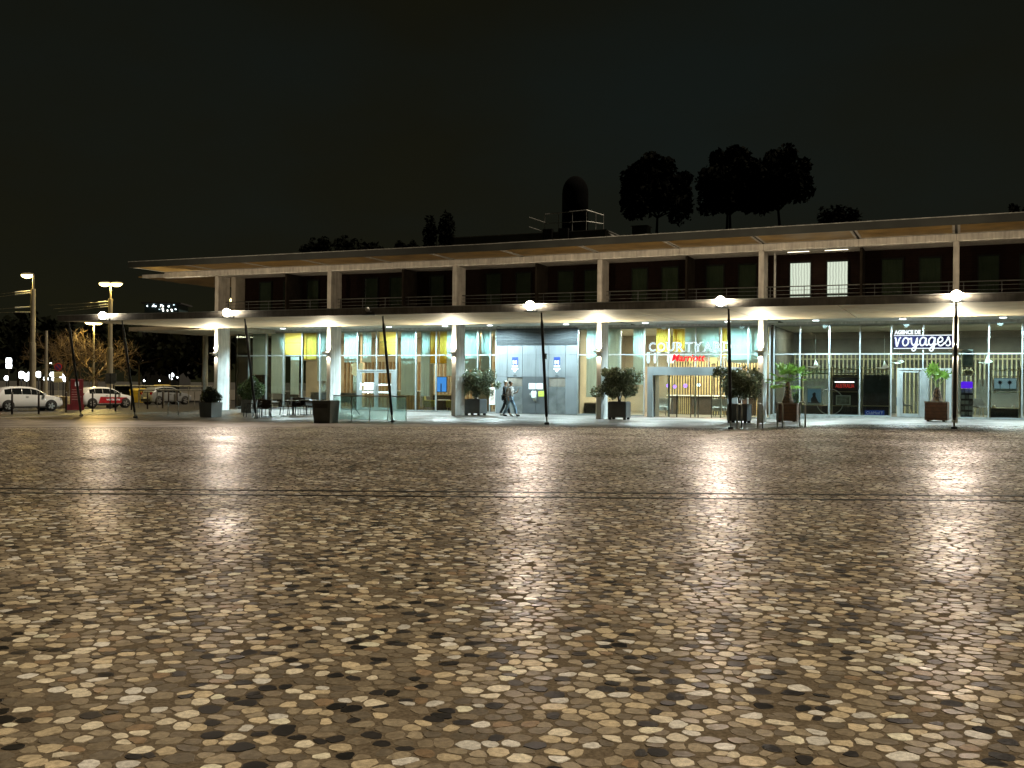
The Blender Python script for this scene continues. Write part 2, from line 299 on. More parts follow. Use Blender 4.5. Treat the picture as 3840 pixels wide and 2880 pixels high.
ground = tag(MB().box(-900, 900, -300, 1200, -1.4, -.62).build('ground', EARTH), kind='structure')
xs = list(np.arange(-36, 62, 2.0)) + [62, 90]; ys = [-120, -90, -70, -60] + list(np.arange(-52, 8, 1.5)) + [8, 12, 20]
plaza = sheet('plaza', xs, ys, g, PLAZA)
road = sheet('road', [-60, -52, -46, -40, -36.05], [-80, -40, -20, -10, 0, 10, 20, 40, 80, 140], lambda x, y: -.44, ASPH)
pave = sheet('far_pavement', [-140, -100, -60.02], [-80, 0, 80, 140], lambda x, y: -.36, mat('far_paving', (.11, .1, .08), .55, noise=(2, .2)))
kerb = MB()
for k in range(40): kerb.box(-36.3, -36.02, -60 + k * 2.5, -60 + k * 2.5 + 2.48, -.6, g(-36, -60 + k * 2.5) + .012)
tag(kerb.build('kerb', mat('kerb_granite', (.3, .28, .24), .6, noise=(8, .2))), kind='structure')
# --- the cut pebbles: every one a stone with its own outline, tilt and colour
A_l, A_r = Vector(atz(0, 1834, 0)), Vector(atz(3840, 1862, 0)); B_l, B_r = Vector(atz(0, 1851, 0)), Vector(atz(3840, 1881, 0))
def linedist(P, a, b):
    d = np.array((b - a)[:2]); d /= np.linalg.norm(d); q = P - np.array(a[:2]); return np.abs(q[:, 0] * d[1] - q[:, 1] * d[0])
VMAX = 38.5; su, sv = .102, .092
nv = int((VMAX - 3.0) / sv); nu = int(2 * 24.0 / su)
jj, ii = np.meshgrid(np.arange(nv), np.arange(nu), indexing='ij')
U = -24.0 + (ii + .5 * (jj % 2)) * su; V = 3.0 + jj * sv
U = U + rng.uniform(-.45, .45, U.shape) * su; V = V + rng.uniform(-.45, .45, V.shape) * sv
Wt = rng.uniform(.72, 1.3, U.shape) * np.where(rng.random(U.shape) < .07, 1.35, 1)
K = 12
ph = rng.uniform(0, 2 * PI, U.shape); ang = ph[..., None] + np.arange(K) * 2 * PI / K + rng.uniform(-.12, .12, U.shape + (K,))
ca, sa = np.cos(ang), np.sin(ang); Rr = np.full(U.shape + (K,), .16)
for dj in (-2, -1, 0, 1, 2):
    for di in (-2, -1, 0, 1, 2):
        if dj == 0 and di == 0: continue
        dU = np.roll(U, (-dj, -di), (0, 1)) - U; dV = np.roll(V, (-dj, -di), (0, 1)) - V; w2 = np.roll(Wt, (-dj, -di), (0, 1))
        d = np.hypot(dU, dV); c = (ca * dU[..., None] + sa * dV[..., None]) / d[..., None]
        lim = (d * Wt / (Wt + w2))[..., None] / np.maximum(c, 1e-3); Rr = np.where(c > .05, np.minimum(Rr, lim), Rr)
Rr = Rr - .0024
Rr = .62 * Rr + .19 * (np.roll(Rr, 1, -1) + np.roll(Rr, -1, -1))
Rr = Rr * rng.uniform(.90, 1.0, U.shape)[..., None] * rng.uniform(.86, 1.05, Rr.shape); Rr = np.clip(Rr, .012, .13)
keep = np.zeros(U.shape, bool); keep[3:-3, 3:-3] = True
keep &= (np.abs(U) < .5 * V + 4.0) & (rng.random(U.shape) > .035)
Uk, Vk, Rk, cak, sak = U[keep], V[keep], Rr[keep], ca[keep], sa[keep]
PX = CAM.x + R0.x * Uk + fw0.x * Vk; PY = CAM.y + R0.y * Uk + fw0.y * Vk
ok = (linedist(np.stack([PX, PY], 1), A_l, A_r) > .075) & (linedist(np.stack([PX, PY], 1), B_l, B_r) > .075) & (PX > -35.5)
Uk, Vk, Rk, cak, sak, PX, PY = [a[ok] for a in (Uk, Vk, Rk, cak, sak, PX, PY)]; N = len(PX)
gs = np.array([g(x, y) for x, y in zip(PX, PY)])
pal = np.array([(.74, .66, .50), (.56, .46, .30), (.32, .265, .18), (.225, .182, .122), (.18, .148, .102), (.15, .125, .09), (.26, .18, .105), (.012, .012, .011), (.030, .028, .026), (.68, .65, .58)])
patch = np.sin(PX * .55 + 1.3) * np.sin(PY * .4 + PX * .2)      # dark and pale pebbles come in drifts
pw = np.array([.12, .14, .17, .16, .11, .07, .04, .09, .05, .05]); cum = np.cumsum(pw / pw.sum())
idx = np.searchsorted(cum, np.clip(rng.random(N) + .05 * patch * rng.random(N), 0, .9999))
COL = pal[idx] * rng.uniform(.82, 1.15, (N, 1))
COL = np.clip(COL, 0, .78)
tx, ty = rng.normal(0, .02, N), rng.normal(0, .02, N)
def stone_geo(i, wall):
    dx = (R0.x * cak[i] + fw0.x * sak[i]) * Rk[i]; dy = (R0.y * cak[i] + fw0.y * sak[i]) * Rk[i]
    return dx, dy
DX = (R0.x * cak + fw0.x * sak) * Rk; DY = (R0.y * cak + fw0.y * sak) * Rk
H = .0078 + rng.uniform(-.0006, .0012, N)
def batch(sel, skirt):
    n = len(sel); k = .965 if skirt else 1.0
    tops = np.stack([PX[sel, None] + DX[sel] * k, PY[sel, None] + DY[sel] * k, (gs[sel] + H[sel])[:, None] + DX[sel] * tx[sel, None] + DY[sel] * ty[sel, None]], -1)
    if not skirt:
        v = tops.reshape(-1, 3); loops = np.arange(n * K); starts = np.arange(n) * K; tot = np.full(n, K); cols = np.repeat(COL[sel], K, 0)
    else:
        bot = np.stack([PX[sel, None] + DX[sel], PY[sel, None] + DY[sel], np.repeat((gs[sel] + .0045)[:, None], K, 1)], -1)
        v = np.concatenate([tops, bot], 1).reshape(-1, 3); base = np.arange(n)[:, None] * 2 * K; a = np.arange(K); b = (a + 1) % K
        top = base + a; q = np.stack([a + K, b + K, b, a], 1).reshape(-1); qs = base + q
        loops = np.concatenate([top, qs], 1).reshape(-1); t1 = np.concatenate([[K], np.full(K, 4)]); tot = np.tile(t1, n); starts = np.concatenate([[0], np.cumsum(tot)[:-1]])
        cols = np.repeat(COL[sel], 2 * K, 0)
    me = bpy.data.meshes.new('paving_stone'); me.vertices.add(len(v)); me.vertices.foreach_set('co', v.astype(np.float32).ravel())
    me.loops.add(len(loops)); me.loops.foreach_set('vertex_index', loops.astype(np.int32)); me.polygons.add(len(starts))
    me.polygons.foreach_set('loop_start', starts.astype(np.int32)); me.polygons.foreach_set('use_smooth', np.zeros(len(starts), bool)); me.update(calc_edges=True)
    at_ = me.color_attributes.new('Col', 'FLOAT_COLOR', 'POINT'); at_.data.foreach_set('color', np.concatenate([cols, np.ones((len(cols), 1))], 1).astype(np.float32).ravel())
    me.materials.append(STONE); return me
infr = (np.abs(Uk) < .49 * Vk) & (Vk > 4.32); order = np.argsort(np.where(infr, Vk, 1e6))
near = order[:300]; rest_mask = np.ones(N, bool); rest_mask[near] = False
for i in near:
    o = bpy.data.objects.new('paving_stone', batch(np.array([i]), True)); S.collection.objects.link(o); o.parent = plaza
for lo, hi, sk in ((0, 13, True), (13, 99, False)):
    sel = np.where(rest_mask & (Vk >= lo) & (Vk < hi))[0]
    o = bpy.data.objects.new('paving_field', batch(sel, sk)); S.collection.objects.link(o); o.parent = plaza; o['kind'] = 'stuff'
bed = MB(); vb = list(np.linspace(2.2, 38.4, 110)); vv = []
for v_ in vb:
    for t_ in np.linspace(-1, 1, 61):
        u_ = t_ * (.5 * v_ + 4.06); x = CAM.x + R0.x * u_ + fw0.x * v_; y = CAM.y + R0.y * u_ + fw0.y * v_; vv.append((x, y, g(x, y) + .0058))
bed.add(vv, [(j * 61 + i, j * 61 + i + 1, (j + 1) * 61 + i + 1, (j + 1) * 61 + i) for j in range(109) for i in range(60)])
bed.build('mortar_bed', MORTAR, plaza)
H_ = None
for nm, a, b, lab in (('drain_channel', A_l, A_r, 'dark steel slot drain crossing the square, farther of the two'), ('drain_channel', B_l, B_r, 'dark steel slot drain crossing the square, nearer of the two')):
    d = (b - a).normalized(); s_ = Vector((-d.y, d.x, 0)); t = thing(nm, lab, 'drain', (a.x, a.y, 0), 0, 'slot drains across the square')
    for off, w, z in ((-.04, .010, .013), (.04, .010, .013), (0, .029, .008)):
        mb = MB(); pts = [a - d * 6 + d * (k * 2.0) for k in range(0, int((b - a).length / 2) + 7)]
        for p, q in zip(pts[:-1], pts[1:]):
            c = [p + s_ * (off - w), q + s_ * (off - w), q + s_ * (off + w), p + s_ * (off + w)]
            mb.loft([[(r.x - a.x, r.y - a.y, g(r.x, r.y) + zz) for r in c] for zz in (.0, z)])
        mb.build('edge_rail' if off else 'slot', DARKM if off else BLACKM, t)
# ================================================================== THE BUILDING
bld = thing('hotel_building', 'long two-storey hotel with glazed ground floor, deep canopy and balconies', 'building', (0, 0, 0))
COLX = [-29.2, -22.04, -14.88, -7.49, -.22, 7.45, 15.0]
XR = 19.0
for cx in COLX:
    MB().bbox(cx, cx + .23, 0, 1.0, g(cx, .5) - .12 if cx > -28 else -.3, 4.60, .012).build('column', WHITEC, bld)
    MB().bbox(cx, cx + .23, 0.0, 1.0, 4.66, 7.248, .012).build('upper_column', CONC, bld)
    # wall light: a small shelf that throws light up the column and onto the soffit
    sh = MB().box(cx - .13, cx + .36, -.24, -.012, 3.05, 3.10); sh.box(cx + .02, cx + .21, -.20, -.04, 2.96, 3.048)
    sh.build('wall_light', WHITE, bld)
    MB().box(cx + .05, cx + .18, -.16, -.08, 3.102, 3.115).build('wall_light_lens', glow('wall_lens', (1, .9, .72), 16), bld)
    lamp('SPOT', 'wall_light_up', (cx + .115, -.15, 3.16), 900, (1, .88, .62), bld, .05, (0, -.30, 1), 160, .5)
    lamp('SPOT', 'wall_light_down', (cx + .115, -.15, 2.93), 40, (1, .84, .6), bld, .03, (0, .12, -1), 120, .6)
# canopy over the square
can = MB().prism([(-32.2, -7.68), (XR, -7.68), (XR, -.22), (-29.45, -.22)], 4.452, 4.66).build('canopy_slab', CFASC, bld)
MB().prism([(-32.25, -7.76), (XR, -7.76), (XR, -7.682), (-32.2, -7.682)], 4.395, 4.665).build('canopy_fascia', CFASC, bld)
MB().prism([(-32.25, -7.80), (XR, -7.80), (XR, -7.70), (-32.2, -7.70)], 4.667, 4.69).build('canopy_edge_trim', ALU, bld)
jx = [-32.2, -29.09, -25.5, -21.9, -18.3, -14.77, -11.1, -7.38, -3.7, -.11, 3.85, 7.56, 11.2, 15.1, XR]
for k in range(len(jx) - 1):
    a, b = jx[k] + .018, jx[k + 1] - (.05 if abs(jx[k + 1] - 3.85) < .1 else .018)
    ym = -3.95
    if k == 0:
        P = [(a, -7.66), (b, -7.66), (b, -.25), (-29.45, -.25)]; MB().prism(P, 4.405, 4.451).build('soffit_panel', SOFF, bld)
    else:
        for y0, y1 in ((-7.66, ym - .008), (ym + .008, -.25)): MB().box(a, b, y0, y1, 4.405, 4.451).build('soffit_panel', SOFF, bld)
B('joint_strip', BLACKM, bld, -29.4, XR, -.218, -.09, 4.43, 4.655)
# floor slab over the arcade with its ceiling, plus the wing that turns the corner on the left
B('floor_slab', WHITEC, bld, -29.4, XR, -.055, 5.9, 4.70, 4.93)
for k in range(len(COLX)):
    x0 = COLX[k] + .25 if k >= 0 else -29.2; x1 = COLX[k + 1] - .02 if k + 1 < len(COLX) else XR
    B('arcade_ceiling', CEILW, bld, x0, x1, -.05, 5.42, 4.60, 4.695)
MB().prism([(-36.2, 1.05), (-29.42, -.05), (-29.25, 5.6), (-29.25, 7.3), (-35.7, 7.3)], 4.40, 4.62).build('side_canopy', SOFF, bld)
MB().lathe([(.16, -.45), (.16, 4.398)], 20, (-37.04 + 1.6, 6.75, 0)).build('side_column', CONC, bld, True)
# roof
B('roof_slab', FASC, bld, -32.7, XR, -2.6, 13.0, 7.66, 7.80)
B('roof_fascia', FASC, bld, -32.7, XR, -2.70, -2.602, 7.53, 7.83)
B('roof_edge_trim', GALV, bld, -32.7, XR, -2.73, -2.61, 7.832, 7.858)
rx = [-32.7, -29.09, -25.5, -21.95, -18.3, -14.8, -11.2, -7.48, -3.7, -.02, 3.85, 7.56, 11.2, 15.1, XR]
for k in range(len(rx) - 1):
    a, b = rx[k] + .05, rx[k + 1] - .05
    fr = MB().box(a, b, -2.59, -2.44, 7.56, 7.60).box(a, b, -.12, -.03, 7.56, 7.60).box(a, a + .09, -2.438, -.122, 7.56, 7.60).box(b - .09, b, -2.438, -.122, 7.56, 7.60)
    p = fr.build('soffit_frame', CONC, bld)
    B('timber_panel', WOODS, p, a + .092, b - .092, -2.436, -.124, 7.568, 7.61)
    prof = [(.02, 7.552), (.02, 7.29), (.055, 7.25), (.34, 7.25), (.34, 7.552)]
    MB().prism_x(prof, rx[k] + .006, rx[k + 1] - .006).build('beam', CONC, bld)
B('rear_soffit', WOODS, bld, -35.0, -29.3, .5, 7.0, 7.40, 7.46); B('rear_beam', CONC, bld, -34.6, -29.25, .36, .48, 7.34, 7.52)
B('balcony_ceiling', CONC, bld, -29.2, XR, .345, 1.78, 7.27, 7.34); B('roof_deck', FASC, bld, -29.2, XR, 1.8, 12.9, 7.40, 7.62)
# upper wall, partitions, bedroom windows
B('upper_wall', WOODW, bld, -28.6, XR, 1.8, 1.95, 4.935, 7.395)
B('end_wall', mat('end_wall_plaster', (.30, .27, .22), .7, noise=(2, .12)), bld, -28.9, -28.62, 1.0, 8, 4.935, 7.26)
FINM = mat('balcony_fin', (.02, .016, .012), .9, spec=.05, noise=(2, .2))
for fx in (-24.9, -17.88, -10.7, -3.5, 3.88, 11.3): B('partition', FINM, bld, fx, fx + .09, .36, 1.79, 4.935, 7.262)
WINX = [(-27.6, -26.75), (-26.0, -25.15), (-24.5, -23.7), (-23.2, -22.4), (-20.9, -20.05), (-19.4, -18.6), (-17.05, -16.2), (-15.6, -15.05), (-13.9, -13.05), (-12.3, -11.45), (-10.1, -9.25), (-8.75, -7.95),
        (-6.41, -5.6), (-4.98, -4.13), (-2.9, -2.05), (-1.45, -.6), (.8, 1.76), (2.37, 3.31), (4.62, 5.52), (6.1, 7.0), (8.35, 9.2), (9.9, 10.8), (12, 12.9), (13.5, 14.4)]
CURT = mat('unlit_curtain', (.034, .034, .02), .9, spec=.05, noise=(2, .12)); LITC = glow('lit_curtain', (1, .93, .76), 1.05)
nl = LITC.node_tree; t_ = nl.nodes.new('ShaderNodeTexCoord'); w_ = nl.nodes.new('ShaderNodeTexWave'); w_.inputs['Scale'].default_value = 2.6; w_.inputs['Distortion'].default_value = 2.5; w_.inputs['Detail'].default_value = 2
r_ = nl.nodes.new('ShaderNodeMapRange'); r_.inputs['To Min'].default_value = .72; r_.inputs['To Max'].default_value = 1.12; nl.links.new(t_.outputs['Object'], w_.inputs['Vector']); nl.links.new(w_.outputs['Fac'], r_.inputs['Value'])
nl.links.new(r_.outputs['Result'], [q for q in nl.nodes if q.type == 'EMISSION'][0].inputs['Strength'])
for a, b in WINX:
    lit = .5 < a < 3; c = MB(); n_ = 14
    pts = [(a + .05 + (b - a - .1) * i / n_, 1.772 + .012 * (i % 2)) for i in range(n_ + 1)]
    c.add([(x, y, z) for z in (4.98, 6.98) for x, y in pts], [(i, i + 1, n_ + 2 + i, n_ + 1 + i) for i in range(n_)])
    wf = MB().box(a, b, 1.70, 1.79, 7.0, 7.06).box(a, a + .05, 1.70, 1.79, 4.936, 6.998).box(b - .05, b, 1.70, 1.79, 4.936, 6.998).build('window', WFRM, bld)
    if lit:
        MB().box(a + .052, b - .052, 1.72, 1.745, 5.52, 5.60).build('mid_rail', DARKM, wf)
    c.build('curtain', LITC if lit else CURT, wf); B('pane', CLEAR, wf, a + .052, b - .052, 1.712, 1.716, 4.94, 6.998)
for a, b in ((.85, 1.75), (2.4, 3.35)): B('ceiling_light_strip', glow('strip', (1, .9, .66), 3.0), bld, a, b, .9, 1.0, 7.255, 7.268)
lamp('AREA', 'balcony_light', (2.1, .95, 7.22), 22, (1, .88, .62), bld, (2.4, .12), (0, 0, -1))
# balcony rails, bay by bay
for k in range(len(COLX)):
    x0 = COLX[k] + .24; x1 = (COLX[k + 1] - .01) if k + 1 < len(COLX) else XR
    top = MB().tube([(x0, .62, 5.86), (x1, .62, 5.86)], .022, 8).build('handrail', RAILG, bld)
    for z in (5.70, 5.52, 5.34): MB().tube([(x0, .62, z), (x1, .62, z)], .010, 6).build('rail', RAILG, top)
    n_ = 6
    for i in range(n_): 
        xx = x0 + .15 + (x1 - x0 - .3) * i / (n_ - 1); B('post', DARKM, top, xx - .015, xx + .015, .655, .68, 4.932, 5.84)
B('drainpipe', GALV, bld, .28, .36, .9, .98, 4.935, 7.262)
# ---- glazed ground floor
YG = 5.5; ZT = 3.10; ZH = 4.50
def zb(x): return .02 if x < -.5 else .23
def mull(x, z0, z1, w=.06, par=bld): return B('mullion', ALU, par, x - w / 2, x + w / 2, YG - .06, YG + .06, z0, z1)
def pane(a, b, z0, z1, par=bld): return B('pane', CLEAR, par, a + .032, b - .032, YG - .006, YG + .006, z0 + .026, z1 - .026)
def transom(a, b, z, h=.05): return B('transom', ALU, bld, a + .031, b - .031, YG - .055, YG + .055, z - h / 2, z + h / 2)
def bay(xs_, skip=(), zlow=None):
    for x in xs_: mull(x, zb(x), ZH)
    for a, b in zip(xs_[:-1], xs_[1:]):
        z0 = zb((a + b) / 2); transom(a, b, ZH - .024); transom(a, b, ZT); pane(a, b, ZT, ZH - .02)
        if (a, b) in skip: continue
        transom(a, b, z0 + .025); pane(a, b, z0 + .03, ZT)
barx = [-32.06, -31.14, -29.89, -28.64, -27.35, -26.12, -24.85, -23.59, -22.35, -21.07, -19.84, -18.59, -17.3, -16.07, -15.33, -14.98]
bay(barx, skip=((-23.59, -22.35), (-22.35, -21.07)))
lobx = [-10.34, -9.2, -8.07, -6.82, -5.56, -4.22, -2.96, -1.65, -.62]
bay(lobx, skip=((-5.56, -4.22), (-4.22, -2.96), (-6.82, -5.56), (-2.96, -1.65)))
agx = [-.42, .78, 2.12, 3.48, 4.84, 6.2, 7.55, 8.9, 10.23, 11.6, 13.0, 14.4, 15.8, 17.4]
bay(agx, skip=((4.84, 6.2), (6.2, 7.55)))
B('head_fascia', WHITEC, bld, -32.1, XR, 5.44, 5.62, 4.505, 4.598)
MB().loft([[(-.6, 5.40, -.02), (17.5, 5.40, .0), (17.5, 5.6, .0), (-.6, 5.6, -.02)], [(-.6, 5.40, .225), (17.5, 5.40, .225), (17.5, 5.6, .225), (-.6, 5.6, .225)]]).build('plinth', GALV, bld)
# return glazing at the left corner
for y in (5.5, 7.2, 9.0): mull(-32.06, 0, ZH) if y == 5.5 else B('mullion', ALU, bld, -32.09, -32.03, y - .03, y + .03, 0, ZH)
for y0, y1 in ((5.56, 7.17), (7.23, 8.97)): B('pane', CLEAR, bld, -32.066, -32.054, y0, y1, .05, ZH - .02)
# bar doors (between -23.59 and -21.07)
def leaf(name, x0, x1, z0, z1, y, par, bars=True):
    fr = MB().box(x0, x0 + .09, y - .035, y + .035, z0, z1).box(x1 - .09, x1, y - .035, y + .035, z0, z1).box(x0 + .091, x1 - .091, y - .035, y + .035, z1 - .1, z1).box(x0 + .091, x1 - .091, y - .035, y + .035, z0, z0 + .14)
    d = fr.build(name, ALU, par); B('pane', CLEAR, d, x0 + .092, x1 - .092, y - .005, y + .005, z0 + .142, z1 - .102)
    return d
for x0, x1, hx in ((-23.40, -22.39, -22.47), (-22.33, -21.3, -22.25)):
    d = leaf('door', x0, x1, .03, 2.22, YG, bld)
    for z in (1.40, .98): B('glass_stripe', mat('frosted_strip', (.7, .74, .74), .6), d, x0 + .1, x1 - .1, YG - .012, YG - .007, z, z + .10)
    MB().tube([(hx, YG - .10, .85), (hx, YG - .10, 1.5)], .016, 8).build('handle', STEEL, d)
B('door_head', ALU, bld, -23.55, -21.11, YG - .07, YG + .07, 2.225, 2.30); pane(-23.59, -22.35, 2.3, ZT); pane(-22.35, -21.07, 2.3, ZT)
for a, b in ((-23.56, -23.42), (-21.28, -21.1)): B('side_panel', ALU, bld, a, b, YG - .04, YG + .04, .02, 2.22)
# agency doors
dl = []
for x0, x1, hx in ((5.26, 6.14, 6.03), (6.40, 7.25, 6.46)):
    d = leaf('door', x0, x1, .245, 2.36, YG, bld); dl.append(d)
    MB().tube([(hx, YG - .11, .34), (hx, YG - .11, 2.28)], .022, 8).build('handle', STEEL, d)
B('door_post', ALU, bld, 6.145, 6.395, YG - .05, YG + .05, .24, 2.36)
for a, b in ((5.10, 5.255), (7.255, 7.40)): B('door_post', ALU, bld, a, b, YG - .06, YG + .06, .24, 2.365)
B('door_head', ALU, bld, 5.10, 7.40, YG - .07, YG + .07, 2.366, 2.45)
pane(4.84, 6.2, 2.45, ZT); pane(6.2, 7.55, 2.45, ZT); pane(4.86, 5.09, .25, 2.45)
# ---- metro lift wall
XA, XB = -14.95, -10.36
for i in range(11): z = 3.60 + i * .082; MB().add([(XA, 5.42, z), (XB, 5.42, z), (XB, 5.34, z + .055), (XA, 5.34, z + .055), (XA, 5.42, z + .076), (XB, 5.42, z + .076)], [(0, 1, 2, 3), (3, 2, 5, 4)]).build('louvre_slat', PANEL, bld)
B('lift_wall_core', PANELD, bld, XA, XB, 5.45, 7.5, 0, 4.5)
vx = [XA, -14.31, -13.43, -12.66, -11.94, -11.02, XB]
for k in range(6):
    a, b = vx[k] + .009, vx[k + 1] - .009; door = k in (1, 4)
    B('wall_panel', PANEL, bld, a, b, 5.40, 5.448, 3.112, 3.59); B('wall_panel', PANEL, bld, a, b, 5.40, 5.448, 1.962 if not door else 1.92, 3.10)
    if not door: B('wall_panel', PANELD if k in (2, 3) else PANEL, bld, a, b, 5.40, 5.448, .02, 1.95)
    else:
        xm = (a + b) / 2
        for q0, q1 in ((a, xm - .004), (xm + .004, b)):
            B('lift_door', mat('lift_door_steel', (.26, .275, .28), .38, metal=.8, noise=(3, .18)), bld, q0, q1, 5.43, 5.448, .02, 1.44)
            B('lift_door_transom', mat('lift_transom_dark', (.13, .11, .09), .5, noise=(3, .2)), bld, q0, q1, 5.434, 5.448, 1.445, 1.915)  # dark transom above each door leaf, in its own brown
# signs on the lift wall
BLUE = mat('sign_blue', (.005, .028, .16), .45); WTX = mat('sign_white', (.8, .82, .84), .5, emit=(1, 1, 1), estr=.12); SGREY = mat('sign_grey', (.05, .055, .06), .5)
def sign_m(x, lab):
    s = thing('metro_sign', lab, 'sign', (x, 5.398, 2.4), 0, 'metro lift signs')
    B('plate', BLUE, s, -.17, .17, -.02, 0, .18, .58); text('letter', 'M', WTX, s, .3, (-.115, -.024, .215), width=.23, height=.2, extrude=.004, bold=.012)
    B('name_strip', WTX, s, -.16, .16, -.018, 0, .095, .15); B('word_strip', WTX, s, -.18, .18, -.016, 0, -.065, .01)
    MB().add([(x_, -.014, z_) for x_, z_ in ((-.11, -.10), (-.05, -.10), (0, -.15), (.05, -.10), (.11, -.10), (0, -.225))], [(0, 1, 2, 5), (2, 3, 4, 5)]).build('arrow', WTX, s)
    MB().add([(x_, -.012, z_) for x_, z_ in ((-.11, -.42), (.11, -.42), (.11, -.385), (.06, -.375), (.03, -.335), (-.05, -.335), (-.08, -.375), (-.11, -.385))], [tuple(range(8))]).build('pictogram', SGREY, s)
sign_m(-13.85, 'blue and white M sign above the left lift door'); sign_m(-11.48, 'blue and white M sign above the right lift door')
for i, (a, b, z0, z1, m, lab) in enumerate(((-13.05, -12.67, 1.31, 1.61, PAPER, 'white notice sheet between the lifts, left of the pair'), (-12.62, -12.26, 1.31, 1.61, PAPER, 'white notice sheet between the lifts, right of the pair'), (-12.5, -12.06, .93, 1.20, mat('yellow_notice', (.62, .66, .08), .6, noise=(16, .2)), 'yellow-green notice plate beside the lift ticket reader'))):
    n = thing('notice', lab, 'notice', (a, 5.398, z0), 0); B('sheet', m, n, 0, b - a, -.012, 0, 0, z1 - z0)
    for k in range(4): B('text_line', SGREY, n, .05, (b - a) * (.9 - .1 * (k % 2)), -.0145, -.0125, (z1 - z0) * (.2 + .17 * k), (z1 - z0) * (.2 + .17 * k) + .012)
rd = thing('lift_intercom', 'pale boxy intercom with a round button panel mounted between the lifts', 'intercom', (-12.72, 5.398, .75))
MB().bbox(-.12, .10, -.14, 0, .12, .45, .02).build('housing', WHITE, rd); MB().loft([[(-.12, 0, .12), (.10, 0, .12), (.10, -.14, .12), (-.12, -.14, .12)], [(-.02, 0, -.08), (.1, 0, -.08), (.1, -.05, -.08), (-.02, -.05, -.08)]]).build('bracket', GALV, rd)
MB().tube([(-.18, -.06, .3), (-.18, -.1, .3)], .075, 14).build('speaker', GALV, rd)
po = thing('poster_case', 'small framed poster low on the glass beside the lift wall', 'poster', (-15.16, 5.43, .45)); B('frame', WHITE, po, -.16, .16, -.03, 0, 0, .92); B('print', mat('poster_print', (.16, .12, .1), .6, noise=(7, .5, (.6, .5, .42))), po, -.11, .11, -.033, -.0305, .18, .86)
# ---- hotel entrance portal
PG = mat('portal_grey', (.26, .28, .29), .45, metal=.3, noise=(1.2, .1))
prt = B('entrance_portal', PG, bld, -6.29, -6.03, 4.2, 5.44, 0, 2.46)
B('portal_jamb', PG, prt, -2.38, -1.92, 4.2, 5.44, 0, 2.46); B('portal_head', PG, prt, -6.028, -2.382, 4.2, 5.44, 2.06, 2.46)
for x in (-6.02, -5.28, -4.9, -4.22, -3.85, -3.2, -2.41):
    B('door_stile', DARKM, prt, x - .02, x + .02, 4.55, 4.60, .02, 2.055)
for a, b in ((-6.0, -5.3), (-5.26, -4.92), (-4.88, -4.24), (-4.2, -3.87), (-3.83, -3.22), (-3.18, -2.43)): B('sliding_pane', CLEAR, prt, a, b, 4.57, 4.58, .03, 2.05)
for a, b in ((-6.82, -5.56), (-5.56, -4.22), (-4.22, -2.96), (-2.96, -1.65)): pane(a, b, 2.47, ZT)
# ---- rooms behind the glass
def room(x0, x1, y1, wall, zf=0.0, ceil=ROOMC, name='room'):
    r = B('room_floor', ROOMF, bld, x0, x1, 5.6, y1, zf - .3, zf + .012); B('room_ceiling', ceil, bld, x0, x1, 5.64, y1, 4.42, 4.5)
    B('room_back_wall', wall, bld, x0, x1, y1, y1 + .2, zf, 4.5); B('room_side_wall', wall, bld, x0 - .12, x0 - .003, 5.65, y1, zf, 4.41); B('room_side_wall', wall, bld, x1 + .003, x1 + .12, 5.65, y1, zf, 4.41)
B('room_floor', ROOMF, bld, -32.0, -15.0, 5.6, 12.6, -.3, .012); B('room_ceiling', ROOMC, bld, -31.9, -15.0, 5.64, 12.6, 4.42, 4.5)
B('room_back_wall', ROOMW, bld, -32.0, -15.0, 12.6, 12.8, 0, 4.5); B('room_side_wall', ROOMW, bld, -15.12, -15.003, 5.65, 12.6, 0, 4.41)
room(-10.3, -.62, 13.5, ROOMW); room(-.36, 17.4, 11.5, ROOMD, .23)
for x, w in ((-28.0, .5), (-25.6, .5), (-20.6, .45), (-17.2, .5)): B('room_pillar', ROOMW, bld, x, x + w, 8.2, 8.7, .014, 4.418)
for x in np.arange(-29, -15.5, .26): B('wood_slat', mat('bar_wood', (.20, .12, .055), .5, noise=(3, .2)), bld, x, x + .12, 12.52, 12.598, .014, 2.9)
# bar blinds, curtains, banners (each hangs just inside the glass)
def hang(nm, m, lab, a, b, z0, z1, y=5.80, grp=None, cat='blind'):
    n = 8; mb = MB().add([(a + (b - a) * i / n, y + .015 * (i % 2), z) for z in (z0, z1) for i in range(n + 1)], [(i, i + 1, n + 2 + i, n + 1 + i) for i in range(n)])
    o = thing(nm, lab, cat, ((a + b) / 2, y, z0), 0, grp); h = mb.build('cloth', m, o); h.location = (-(a + b) / 2, -y, -z0)
    bb = B('bottom_bar', WHITE, o, -(b - a) / 2, (b - a) / 2, -.012, .028, -.03, -.002); return o
G1 = 'blinds in the bar windows'
hang('window_blind', BLINDG, 'grey-green blind at the far left corner of the bar windows', -31.1, -30.0, 2.0, 4.45, grp=G1)
hang('window_blind', BLIND, 'long pale blue blind left of the first yellow bar banner', -29.75, -28.75, .88, 4.45, grp=G1)
hang('window_blind', BLIND, 'narrow pale blind hanging below the left yellow bar banner', -28.45, -27.85, .85, 3.06, 5.9, grp=G1)
hang('window_blind', BLIND, 'pale blind beside the second column, right of the golden curtain', -26.5, -25.2, 1.66, 4.45, grp=G1)
hang('window_blind', BLIND, 'short pale blind left of the bar doors', -24.7, -23.75, 2.74, 4.45, grp=G1)
hang('window_blind', BLIND, 'short narrow blind above the bar doors, left half', -23.5, -22.9, 2.74, 4.45, grp=G1)
hang('window_blind', BLINDG, 'long grey-green blind right of the bar doors', -20.97, -20.02, .90, 4.45, grp=G1)
